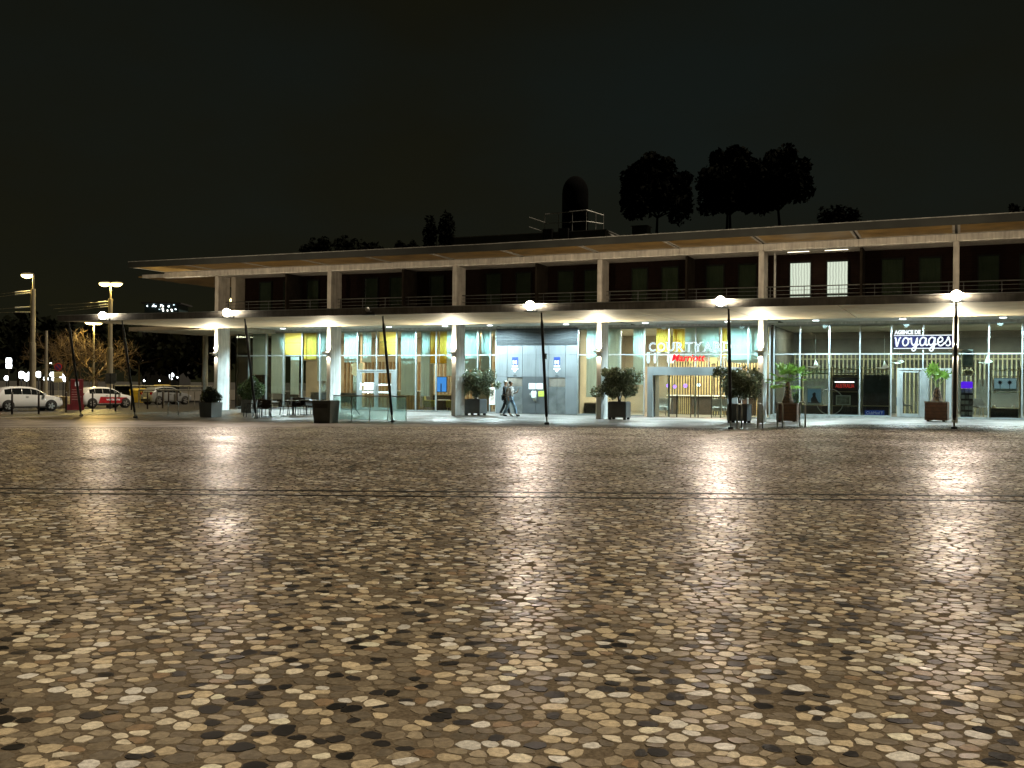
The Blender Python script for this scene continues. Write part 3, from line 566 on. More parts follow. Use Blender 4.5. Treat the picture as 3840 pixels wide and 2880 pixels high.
hang('window_blind', BLINDG, 'long grey-green blind beside the amber curtain', -19.7, -19.16, .87, 4.45, grp=G1)
hang('window_blind', BLIND, 'pale blind behind the third column', -18.1, -17.35, 2.0, 4.45, grp=G1)
hang('window_blind', BLINDG, 'green blind above the poster case, nearest the lift wall', -16.0, -15.4, 2.33, 4.45, grp=G1)
hang('window_blind', BLINDG, 'green blind right of the third column', -17.2, -16.14, 2.33, 4.45, grp=G1)
hang('curtain', YELLOW, 'golden curtain beside the left yellow bar banner', -27.5, -26.62, 2.85, 4.42, 5.85, cat='curtain')
hang('curtain', YELLOW, 'amber curtain left of a mullion near the third column', -19.14, -18.64, 2.66, 4.42, 5.85, cat='curtain')
hang('curtain', YELLOW, 'amber curtain right of a mullion near the third column', -18.55, -18.12, 2.66, 4.42, 5.85, cat='curtain')
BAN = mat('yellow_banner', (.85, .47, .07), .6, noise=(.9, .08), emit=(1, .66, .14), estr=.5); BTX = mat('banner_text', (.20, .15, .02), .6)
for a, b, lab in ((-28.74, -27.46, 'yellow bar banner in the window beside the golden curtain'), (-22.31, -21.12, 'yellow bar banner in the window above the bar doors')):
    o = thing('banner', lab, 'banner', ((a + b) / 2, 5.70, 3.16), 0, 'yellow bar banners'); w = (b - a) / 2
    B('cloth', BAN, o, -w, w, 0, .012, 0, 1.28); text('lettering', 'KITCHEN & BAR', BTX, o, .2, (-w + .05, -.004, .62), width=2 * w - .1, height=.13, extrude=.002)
    B('small_print', BTX, o, -.02, w - .08, -.003, -.0005, .51, .535); B('rule', BTX, o, -w + .08, -.06, -.003, -.0005, .515, .53)
for px, lab, w in ((1383, 'white menu sheets in the window left of the bar doors', .34), (1347, 'white notice on the bar door frame', .14)):
    x = xat(px, 5.45); o = thing('menu_sheet', lab, 'notice', (x, 5.47, 1.15)); B('sheet', PAPER, o, -w, w, -.006, 0, 0, .42)
    if w > .2: B('fold', SGREY, o, -.006, .006, -.008, -.0062, .02, .4)
# lobby hangings and panels
hang('window_blind', BLIND, 'broad pale blind left of the fourth column', -10.0, -9.25, .95, 4.45, grp='blinds in the lobby windows')
hang('window_blind', BLINDG, 'pale blind right of the fourth column', -8.9, -8.12, 1.2, 4.45, grp='blinds in the lobby windows')
hang('window_blind', BLINDG, 'narrow grey blind between the fourth column and the entrance portal', -7.5, -6.95, 1.6, 4.45, grp='blinds in the lobby windows')
hang('window_blind', BLINDG, 'grey-blue blind high above the middle of the hotel entrance', -4.85, -3.15, 3.0, 4.45, 5.9, grp='blinds in the lobby windows')
hang('window_blind', BLINDG, 'grey-blue blind high above the right of the hotel entrance', -2.75, -.8, 2.72, 4.45, 5.9, grp='blinds in the lobby windows')
hang('curtain', YELLOW, 'amber hanging high behind the sign letters, left of a mullion', -6.35, -5.62, 3.25, 4.4, 6.0, cat='curtain')
hang('curtain', YELLOW, 'amber hanging high behind the sign letters, right of a mullion', -5.5, -4.9, 3.25, 4.4, 6.0, cat='curtain')
hang('curtain', YELLOW, 'narrow amber hanging near the right end of the entrance glazing', -3.1, -2.8, 3.0, 4.4, 6.05, cat='curtain')
# room lamps
WARM = (1, .80, .52)
for x, p in ((-29, 480), (-23, 560), (-18, 560)): lamp('AREA', 'bar_ceiling_lamp', (x, 9.0, 4.40), p, WARM, bld, (3, 2), (0, 0, -1))
for x, y, p in ((-8, 8.5, 700), (-3.8, 9.5, 1250)): lamp('AREA', 'lobby_ceiling_lamp', (x, y, 4.40), p, (1, .86, .62), bld, (2.5, 2), (0, 0, -1))
for x, p in ((1.5, 290), (6.2, 340), (10.5, 380), (15, 280)): lamp('AREA', 'agency_ceiling_lamp', (x, 8.0, 4.40), p, (1, .97, .80), bld, (2.2, 1), (0, 0, -1))
# arcade downlights
DLX = [-27.5, -24.2, -20.6, -17.2, -14.6, -10.4, -6.3, -2.3, 1.7, 5.4, 9.4, 12.9]
for x in DLX:
    d = MB().lathe([(.17, 4.585), (.17, 4.600)], 20, (x, 3.8, 0)).build('downlight', ALU, bld); MB().lathe([(.14, 4.574), (.14, 4.584)], 20, (x, 3.8, 0)).build('lens', glow('down_lens', (.86, .98, 1), 11), d)
    lamp('SPOT', 'downlight_lamp', (x, 3.8, 4.53), 2300, (.68, .95, 1.0), bld, .12, (0, .13, -1), 160, .35)
# ================================================================== SIGNS
NEON = glow('sign_white_light', (.80, .95, 1), 1.7); LETF = mat('letter_face', (.10, .17, .22), .4, noise=(2, .1)); RED = glow('sign_red_light', (1, .015, .03), 1.6)
sg = thing('hotel_sign', 'white outlined capital letters standing on the hotel entrance portal', 'sign', (-6.29, 4.35, 2.46))
x = .02; lets = 'COURTYARD'; LW = [.40, .46, .44, .44, .42, .44, .46, .44, .46]
for k, (ch, w) in enumerate(zip(lets, LW)):
    z0 = .76; hgt = .44; xx = x; lw = w - .06
    text('letter', ch, NEON, sg, .5, (xx, 0, z0), outline=.010, width=lw, height=hgt)
    text('letter_face', ch, LETF, sg, .5, (xx + .02, .03, z0 + .01), width=lw - .04, height=hgt - .02, extrude=.01)
    ser = {'U': [(0, 1), (1, 1)], 'R': [(0, 0), (0, 1), (1, 0)], 'T': [(.5, 0)], 'Y': [(0, 1), (1, 1), (.5, 0)], 'A': [(0, 0), (1, 0)], 'D': [(0, 0), (0, 1)]}.get(ch, [])
    if ser:
        mb = MB()
        for a, b in ser: mb.tube([(xx + a * lw - .075, 0, z0 + b * hgt), (xx + a * lw + .075, 0, z0 + b * hgt)], .010, 6)
        mb.build('serif', NEON, sg)
    x += w + .018
for xx in (.45, 1.3, 2.1, 2.95, 3.7): MB().tube([(xx, .06, 0), (xx, .06, .80)], .018, 6).build('stand', GALV, sg)
B('stand_rail', GALV, sg, .05, 4.0, .05, .09, .70, .735)
text('script_lettering', 'Marriott', RED, sg, .5, (1.18, -.02, .28), width=1.62, height=.34, extrude=.02, shear=.25, bold=.006)
lamp('AREA', 'sign_light', (-4.4, 4.2, 3.4), 12, (.8, .95, 1), bld, (3.6, .3), (0, -1, -.3))
vs = thing('agency_sign', 'white shop lettering on a dark band in the agency window', 'sign', (4.97, 5.38, 3.40))
NAVY = mat('sign_navy', (.006, .006, .022), .95, spec=.03, noise=(3, .1)); LITW = glow('agency_white_light', (.88, .97, 1), 1.35)
B('band', NAVY, vs, -.02, 2.43, .02, .035, -.02, .50)
text('capitals', 'AGENCE DE', LITW, vs, .2, (.0, .0, .58), width=1.12, height=.20, extrude=.01, bold=.012)
B('upper_rule', LITW, vs, -.02, 2.43, .0, .015, .515, .55); B('lower_rule', LITW, vs, -.02, 2.43, .0, .015, -.07, -.035)
def script(pts, w=.034):     # one brush letter: a smooth curve through the points
    P = [Vector((px_, 0, pz_)) for px_, pz_ in pts]; out = []
    for i in range(len(P) - 1):
        p0, p1, p2, p3 = P[max(i - 1, 0)], P[i], P[i + 1], P[min(i + 2, len(P) - 1)]
        for t in (0, .25, .5, .75): out.append(.5 * ((2 * p1) + (p2 - p0) * t + (2 * p0 - 5 * p1 + 4 * p2 - p3) * t * t + (3 * p1 - p0 - 3 * p2 + p3) * t ** 3))
    out.append(P[-1]); return MB().tube([(q.x, q.y, q.z) for q in out], w, 6)
GL = {'v': [(.02, .40), (.07, .36), (.10, .06), (.13, .03), (.22, .34), (.29, .42)],
      'o': [(.26, .34), (.16, .40), (.06, .30), (.04, .14), (.12, .04), (.24, .10), (.28, .26), (.22, .38), (.32, .34), (.38, .38)],
      'y': [(.04, .40), (.05, .18), (.12, .06), (.22, .14), (.29, .40), (.27, .10), (.20, -.16), (.10, -.19), (.08, -.10), (.22, .02), (.36, .10)],
      'a': [(.28, .36), (.16, .41), (.05, .30), (.04, .12), (.12, .04), (.24, .14), (.29, .38), (.28, .12), (.33, .05), (.40, .12)],
      'g': [(.28, .36), (.16, .41), (.05, .30), (.04, .14), (.12, .06), (.24, .16), (.29, .40), (.27, .08), (.20, -.17), (.10, -.19), (.08, -.10), (.22, .02), (.37, .12)],
      'e': [(.04, .18), (.20, .22), (.24, .34), (.15, .42), (.05, .30), (.05, .12), (.14, .03), (.25, .08), (.33, .18)],
      's': [(.0, .10), (.10, .28), (.16, .42), (.20, .28), (.24, .12), (.16, .03), (.06, .06)]}
xx = 0.0
for ch, adv in zip('voyages', (.33, .36, .37, .37, .37, .32, .3)):
    o = script(GL[ch]).build('script_letter', LITW, vs); o.location = (xx, -.02, .03); xx += adv
bm_ = thing('club_board', 'blue sign board with white lettering low in the agency window', 'sign', (3.7, 5.75, .245))
B('panel', mat('board_blue', (.02, .05, .25), .5, emit=(.02, .07, .4), estr=.25), bm_, 0, .85, 0, .03, .0, .26); text('lettering', 'ClubMed', WTX, bm_, .2, (.06, -.004, .08), width=.58, height=.12, extrude=.002)
MB().add([(x_, -.004, z_) for x_, z_ in ((.69, .18), (.79, .18), (.79, .2), (.75, .2), (.75, .08), (.73, .08), (.73, .2), (.69, .2))], [tuple(range(8))]).build('emblem', WTX, bm_)
# ================================================================== FLOODLIGHTS ON THE CANOPY EDGE
LCOL = (1.0, .90, .77)
FLX = [(-29.14, 1, 'leftmost', .4), (-21.94, 1, 'second from the left', .8), (-14.75, 0, 'unlit', 0), (-7.49, 1, 'above the lifts', 1.0), (-.13, 1, 'right of the hotel entrance', 1.0), (7.61, 1, 'above the agency doors', 1.0)]
for fx, on, w, k in FLX:
    f = thing('floodlight', f'canopy-edge floodlight, {"glaring white, " + w if on else "the only one that is switched off"}', 'floodlight', (fx, -7.76, 4.60), 0, 'floodlights along the canopy edge' if on else None)
    tr = MB().box(-.20, .20, -.34, -.06, -.235, -.20).box(-.20, .20, -.06, -.004, -.235, -.12)
    tr.build('housing', DARKM, f); MB().box(-.05, .05, -.06, .04, -.097, -.05).build('bracket', GALV, f)
    MB().lathe([(.03, -.178 if on else -.098)] + [((.18 if on else .1) * math.sin(a), -(.18 if on else .1) * math.cos(a)) for a in [PI * i / 8 for i in range(1, 8)]] + [(.03, .178 if on else .098)], 18, (0, -.25, .0)).build('lamp_globe', glow('flood_globe', (1, .9, .7), 40) if on else GALV, f, True)
    if on:
        lamp('SPOT', 'floodlight_beam', (0, -.26, .24), 2100 * k, LCOL, f, .16, (0, -1, -.10), 172, .35)
        lamp('SPOT', 'floodlight_spill', (0, -.22, .24), (1000 if k > .5 else 2400) * k, (1.0, .80, .54), f, .12, (0, .9, .42), 172, .2)
# canopy props
PB = [(305, 1561, 258, -29.2), (508, 1567, 458, -25.5), (961, 1570, 918, 0), (1472, 1583, 1435, 0), (2051, 1592, 2030, 0), (2740, 1610, 2732, 0), (3578, 1612, 3585, 0)]
PL = ['far left end of the canopy', 'left end, right of the red totem', 'terrace chairs', 'glass balustrade', 'lift wall', 'hotel entrance', 'agency doors']
for (px, py, ptx, _), w in zip(PB, PL):
    b = at(px, py)
    if b.y < -8.3: b = aty(px, py, -8.3); b.z = g(b.x, b.y)
    if px > 3000: b = aty(px, py, -6.9); b.z = g(b.x, b.y)
    tpt = aty(ptx, 1200, -6.8 if px > 600 else -7.3); tx_ = tpt.x; ty_ = -6.8 if px > 600 else -7.3
    t = thing('canopy_prop', f'slim leaning black prop holding the canopy, by the {w}', 'prop', b, 0, 'leaning props under the canopy edge')
    v = Vector((tx_ - b.x, ty_ - b.y, 4.40 - b.z)); L = v.length; u = v.normalized()
    MB().tube([u * .0, u * .07], .10, 14).build('foot_plate', DARKM, t); MB().tube([u * .07, u * .30], .035, 10).build('foot_pin', STEEL, t)
    MB().tube([u * .30, u * .42, u * (L - .45), u * (L - .3)], [.04, .06, .06, .04], 14).build('shaft', BLACKM, t, True); MB().tube([u * (L - .3), u * L], .035, 10).build('head_pin', BLACKM, t)
    if abs(px - 2051) < 2: MB().box(-.16, -.02, -.13, -.02, 2.55, 2.78).build('control_box', BLACKM, t, loc=u * 0)
# ================================================================== FURNITURE ON THE PLAZA
def leaves(n, blobs, size, seed, flat=0.0, aspect=.45):
    r = np.random.default_rng(seed); mb = MB(); per = [max(1, int(n * w / sum(b[4] for b in blobs))) for w in [b[4] for b in blobs]]
    for (bx, by, bz, rad, _), k in zip(blobs, per):
        rx_, ry_, rz_ = rad if isinstance(rad, tuple) else (rad, rad, rad)
        d = r.normal(size=(k, 3)); d /= np.linalg.norm(d, axis=1)[:, None]; rr = r.random(k) ** .45
        P = np.stack([bx + d[:, 0] * rr * rx_, by + d[:, 1] * rr * ry_, bz + d[:, 2] * rr * rz_], 1)
        a = r.normal(size=(k, 3)); a[:, 2] *= (1 - flat); a /= np.linalg.norm(a, axis=1)[:, None]; b = np.cross(a, r.normal(size=(k, 3))); b /= np.linalg.norm(b, axis=1)[:, None]
        s = size * r.uniform(.6, 1.3, k)[:, None]
        q = np.stack([P - a * s, P + b * s * aspect, P + a * s, P - b * s * aspect], 1).reshape(-1, 3); o = len(mb.v)
        mb.v += [tuple(x) for x in q]; mb.f += [(o + 4 * i, o + 4 * i + 1, o + 4 * i + 2, o + 4 * i + 3) for i in range(k)]
    return mb
LEAFO = mat('olive_leaf', (.18, .21, .13), .5, noise=(16, .4), trans=.25); LEAFB = mat('box_leaf', (.03, .045, .018), .55, noise=(6, .35), trans=.2); LEAFP = mat('palm_leaf', (.17, .30, .05), .5, noise=(4, .3), trans=.3)
BARK = mat('bark', (.09, .07, .05), .85, noise=(9, .35), bump=(30, .6)); PLG = mat('planter_grey', (.085, .09, .095), .5, noise=(2, .15)); PLL = mat('planter_light_face', (.20, .21, .21), .5, noise=(2, .1)); SOIL = mat('soil', (.03, .022, .015), .9, noise=(12, .4))
def olive(p, lab, seed, rz=0, h=1.0):
    t = thing('potted_olive', lab, 'potted tree', p, rz, 'olive trees in square planters'); w = .43
    MB().bbox(-w, w, -w, w, .10, .80, .02).build('planter', PLG, t); B('soil', SOIL, t, -w + .05, w - .05, -w + .05, w - .05, .79, .815)
    for a in (-1, 1):
        for b in (-1, 1): B('foot', BLACKM, t, a * .34 - .06, a * .34 + .06, b * .34 - .06, b * .34 + .06, 0, .105)
    r = random.Random(seed); mb = MB(); tips = []
    for k in range(3):
        a = 2.1 * k + r.random(); pts = [(.03 * math.cos(a), .03 * math.sin(a), .8), (.08 * math.cos(a), .08 * math.sin(a), 1.05), (.22 * math.cos(a + .4), .22 * math.sin(a + .4), 1.3)]; mb.tube(pts, [.03, .024, .016], 7)
        for j in range(4):
            c = a + r.uniform(-1, 1); e = (.85 * math.cos(c) * r.uniform(.4, 1), .85 * math.sin(c) * r.uniform(.4, 1), r.uniform(1.25, 2.15)); mb.tube([pts[2], ((pts[2][0] + e[0]) / 2, (pts[2][1] + e[1]) / 2, (1.3 + e[2]) / 2 + .05), e], [.015, .01, .005], 5); tips.append(e)
    mb.build('trunk', BARK, t)
    bl = [(e[0], e[1], e[2] * h, r.uniform(.28, .40), 1) for e in tips] + [(r.uniform(-.9, .9), r.uniform(-.9, .9), r.uniform(1.05, 2.2), r.uniform(.16, .3), .5) for _ in range(18)] + [(0, 0, 1.62, (.76, .76, .56), 7)]
    leaves(5200, bl, .078, seed, .2).build('crown', LEAFO, t); return t
olive(at(1780, 1557) + Vector((0, .1, 0)), 'bushy olive in a dark square planter beside the third column', 3, .0)
olive(at(2322, 1573), 'bushy olive in a dark square planter left of the hotel entrance', 4, .05)
olive(at(2772, 1586), 'bushy olive in a dark square planter right of the hotel entrance', 5, -.04, 1.0)
def box_plant(p, lab, seed, w0, w1, h, blobs, n, leaf, size):
    t = thing('potted_shrub', lab, 'potted plant', p, random.uniform(-.1, .1), 'round shrubs in grey pots')
    MB().loft([[(-w0, -w0, 0), (w0, -w0, 0), (w0, w0, 0), (-w0, w0, 0)], [(-w1, -w1, h), (w1, -w1, h), (w1, w1, h), (-w1, w1, h)]]).build('pot', PLL, t)
    B('soil', SOIL, t, -w1 + .04, w1 - .04, -w1 + .04, w1 - .04, h - .02, h + .012)
    mb = MB()
    for k in range(6): a = k * 1.05; mb.tube([(0, 0, h - .05), (.12 * math.cos(a), .12 * math.sin(a), h + .2), (.3 * math.cos(a), .3 * math.sin(a), h + .45)], [.02, .014, .006], 5)
    mb.build('stem', BARK, t); leaves(n, blobs, size, seed).build('foliage', leaf, t)
box_plant(at(790, 1564), 'low dark shrub in a pale grey pot nearest the left end', 11, .36, .40, .72, [(0, 0, .95, (.55, .55, .32), 3), (-.3, .1, 1.15, .3, 1), (.25, -.1, 1.1, .3, 1), (0, 0, 1.25, .28, 1)], 2600, LEAFB, .055)
box_plant(at(940, 1547), 'bushy green shrub in a dark pot behind the terrace chairs', 12, .34, .34, .66, [(0, 0, 1.15, (.72, .72, .55), 4), (-.4, 0, 1.1, .35, 1), (.4, .1, 1.2, .4, 1), (.1, 0, 1.6, .3, 1)], 3400, mat('green_shrub_leaf', (.06, .11, .03), .5, noise=(5, .3), trans=.25), .06)
# palms
def palm(p, lab, seed, nf, spread, up, hgt):
    t = thing('potted_palm', lab, 'potted palm', p, random.uniform(-.1, .1), 'palms in brown wooden boxes'); WB = stripes('brown_box_boards', (.10, .045, .022), (.03, .012, .006), 7.0, 'Z', .55, .9); w = .43
    MB().bbox(-w, w, -w, w, .06, .80, .015).build('box', WB, t); B('soil', SOIL, t, -w + .05, w - .05, -w + .05, w - .05, .79, .812); B('rim', mat('box_rim', (.22, .17, .13), .5), t, -w - .012, w + .012, -w - .012, -w + .03, .77, .825)
    for a in (-1, 1): B('runner', BLACKM, t, a * .3 - .05, a * .3 + .05, -.4, .4, 0, .062)
    r = random.Random(seed); prof = [(.26, .80), (.24, .9), (.2, 1.0), (.14, 1.0 + hgt * .4), (.11, 1.0 + hgt * .8), (.06, 1.0 + hgt)]
    MB().lathe([(a * r.uniform(.9, 1.12), b) for a, b in prof], 11).build('trunk', mat('palm_trunk', (.13, .075, .04), .9, noise=(14, .5), bump=(25, 1)), t)
    top = Vector((0, 0, 1.0 + hgt * .95))
    for k in range(nf):
        az = 2 * PI * k / nf + r.uniform(-.25, .25); el = r.uniform(*up); L = r.uniform(.45, .65) * spread; d = Vector((math.cos(az) * math.cos(el), math.sin(az) * math.cos(el), math.sin(el))); tip = top + d * L
        mb = MB().tube([top, top + d * L * .5 + Vector((0, 0, .04)), tip], [.012, .01, .008], 5); side = d.cross(UP).normalized(); nrm = side.cross(d).normalized()
        nb = 13
        for j in range(nb):
            a = -1.9 + 3.8 * j / (nb - 1); dd = (d * math.cos(a) + side * math.sin(a)).normalized(); bl = .42 * spread * (1 - .25 * abs(a) / 1.9) * r.uniform(.85, 1.1); e = tip + dd * bl + Vector((0, 0, -.10 * r.random())) + nrm * r.uniform(-.03, .03); q = dd.cross(nrm).normalized() * .042 * spread
            mb.add([tip, tip + dd * bl * .55 + q, e, tip + dd * bl * .55 - q], [(0, 1, 2, 3)])
        mb.build('frond', LEAFP, t)
p_ = at(2940, 1585); palm(p_ + Vector((0, 1.0, 0)), 'fan palm with a full crown in a brown box near the bike hoops', 21, 20, 1.15, (-.35, 1.35), .75)
p_ = aty(3513, 1583, 1.2); p_.z = g(p_.x, p_.y); palm(p_, 'fan palm with a few upright fronds in front of the agency doors', 22, 6, 1.15, (.65, 1.35), .4)
# tapered bin and glass balustrade round the stairwell
p_ = at(1222, 1586); t = thing('litter_bin', 'dark tapered square bin at the end of the glass balustrade', 'bin', p_, .1)
MB().loft([[(-.36, -.36, .0), (.36, -.36, 0), (.36, .36, 0), (-.36, .36, 0)], [(-.42, -.42, .92), (.42, -.42, .92), (.42, .42, .92), (-.42, .42, .92)]]).build('shell', mat('bin_shell', (.05, .055, .05), .5, noise=(3, .2)), t); MB().box(-.40, .40, -.40, .40, .921, .935).build('lid', BLACKM, t); B('slot', BLACKM, t, -.3, .3, -.435, -.42, .62, .8)
b0 = atd(1250, 1588, 45.0); b1 = atd(1523, 1574, 45.0); b0.z = b1.z = min(g(b0.x, b0.y), atd(1400, 1580, 45.0).z) + .05
t = thing('glass_balustrade', 'green glass balustrade with steel handrail round the stairwell', 'balustrade', b0, math.atan2(b1.y - b0.y, b1.x - b0.x)); L = (b1 - b0).to_2d().length if hasattr(b1 - b0, 'to_2d') else (b1 - b0).length
n_ = 4
for i in range(n_): B('glass_panel', TEALG, t, L * i / n_ + .015, L * (i + 1) / n_ - .015, -.008, .008, .03, 1.02)
for i in range(n_ + 1): B('post', STEEL, t, L * i / n_ - .012, L * i / n_ + .012, -.02, .02, -.05, 1.03)
MB().tube([(-.02, 0, 1.06), (L + .03, 0, 1.06)], .028, 10).build('handrail', STEEL, t); MB().tube([(.6, .25, .9), (L * .35, .25, .25)], .022, 8).build('stair_rail', BLACKM, t)
# bicycle hoops
def hoop(pa, pb, lab, h=.9, r=.027, m=STEEL, grp='steel bicycle hoops'):
    t = thing('bicycle_hoop', lab, 'bike rack', pa, 0, grp); d = pb - pa; d.z = 0; q = d.normalized(); L_ = d.length; c = min(.16, L_ / 2 * .98); pts = [Vector((0, 0, -.05)), Vector((0, 0, h - c))]
    for k in range(1, 6): a = PI / 2 * k / 6; pts.append(q * (c - c * math.cos(a)) + UP * (h - c + c * math.sin(a)))
    pts.append(q * c + UP * h); pts.append(q * (L_ - c) + UP * h)
    for k in range(1, 6): a = PI / 2 * k / 6; pts.append(q * (L_ - c + c * math.sin(a)) + UP * (h - c + c * math.cos(a)))
    pts += [q * L_ + UP * (h - c), q * L_ + UP * -.05]
    MB().tube(pts, r, 10).build('tube', m, t, True)
    for o in (Vector((0, 0, 0)), q * L_): MB().lathe([(.07, .0), (.07, .018)], 12, (o.x, o.y, 0)).build('base_flange', m, t)
for k, (a, b, la) in enumerate(((2764, 2779, 'first from the hotel entrance'), (2841, 2853, 'second from the hotel entrance'), (2915, 2931, 'third from the hotel entrance, in front of the palm'), (2998, 3013, 'last, right of the palm'))):
    pa = aty(a, 1611, -6.6); pa.z = g(pa.x, pa.y); pb = pa + Vector((.28, -.62, 0)); hoop(pa, pb, f'shiny steel bicycle hoop, {la}')
pa, pb = at(630, 1557), at(668, 1557); hoop(pa, pb, 'low wide grey hoop rail on the left pavement, left of the grey pot', .72, .022, GALV, 'grey hoop rails on the left'); pa, pb = at(752, 1549), at(815, 1543); hoop(pa, pb, 'low wide grey hoop rail beside the first column', .9, .022, GALV, 'grey hoop rails on the left')
# terrace chairs and tables
RATT = mat('woven_resin', (.045, .032, .024), .6, noise=(30, .4)); TTOP = mat('table_top', (.42, .42, .40), .35, noise=(3, .1))
def chair(p, rz, lab):
    t = thing('terrace_chair', lab, 'chair', p, rz, 'woven terrace chairs')
    B('seat', RATT, t, -.22, .22, -.22, .22, .42, .455); MB().loft([[(-.22, .20, .46), (.22, .20, .46), (.22, .225, .46), (-.22, .225, .46)], [(-.22, .27, .86), (.22, .27, .86), (.22, .295, .86), (-.22, .295, .86)]]).build('backrest', RATT, t)
    for sx in (-1, 1):
        MB().tube([(sx * .21, -.2, .42), (sx * .23, -.24, 0)], .013, 6).build('leg', BLACKM, t); MB().tube([(sx * .215, .29, .87), (sx * .21, .215, .43), (sx * .23, .28, 0)], .013, 6).build('leg', BLACKM, t)
        MB().tube([(sx * .24, -.2, .43), (sx * .25, -.19, .64), (sx * .24, .24, .66)], .012, 6).build('armrest', BLACKM, t)
def table(p, lab):
    t = thing('terrace_table', lab, 'table', p, .1, 'small square terrace tables'); MB().bbox(-.34, .34, -.34, .34, .71, .74, .006).build('table_top', TTOP, t); MB().tube([(0, 0, .02), (0, 0, .71)], .03, 10).build('pedestal', BLACKM, t); B('base', BLACKM, t, -.24, .24, -.24, .24, 0, .02)
P1 = at(1012, 1562) ; P2 = at(1150, 1555); P3 = at(1100, 1556)
table(P1, 'small terrace table with chairs nearest the leaning prop'); table(P2, 'small terrace table at the right, nearest the second column'); table(P3, 'small terrace table in the middle of the terrace')
for p, rz, lab in ((at(936, 1563), -.6, 'woven terrace chair left of the leaning prop, facing right'), (at(972, 1564), .2, 'woven terrace chair directly behind the leaning prop'), (at(1036, 1563), 2.2, 'woven terrace chair right of the first table'), (at(995, 1566), .4, 'woven terrace chair in front of the first table'),
                   (at(1072, 1556), -1.3, 'woven terrace chair at the left of the middle table'), (at(1102, 1558), .1, 'woven terrace chair in front of the middle table, back to the square'), (at(1128, 1557), .3, 'woven terrace chair in front of the right table'), (at(1170, 1556), 1.5, 'woven terrace chair at the right end, nearest the second column')):
    chair(p, rz, lab)
# ================================================================== LEFT SIDE: ROAD, CARS, LAMPS
BOL = mat('bollard_brown', (.035, .022, .018), .5, noise=(5, .3))
bl = [(45, 1551), (145, 1550), (248, 1544), (347, 1541), (433, 1540), (493, 1535), (553, 1532), (610, 1529), (632, 1517), (664, 1516)]
wh = ['in front of the rear wheel of the white car', 'in front of the door of the white car', 'in front of the bonnet of the white car', 'left of the sign post by the car with the red stripe', 'right of the sign post by the car with the red stripe', 'by the front wheel of the car with the red stripe', 'left of the silver car', 'by the rear wheel of the silver car', 'by the door of the silver car', 'by the front of the silver car']
for (px, py), w in zip(bl, wh):
    t = thing('bollard', f'dark slim bollard {w}', 'bollard', at(px, py), 0, 'bollards along the road'); MB().lathe([(.055, -.05), (.055, 1.06), (.045, 1.08), (.045, 1.14), (.06, 1.16), (.05, 1.21), (.0, 1.225)], 12).build('post', BOL, t, True); MB().lathe([(.0615, 1.155), (.0615, 1.2)], 12).build('cap_band', GALV, t)
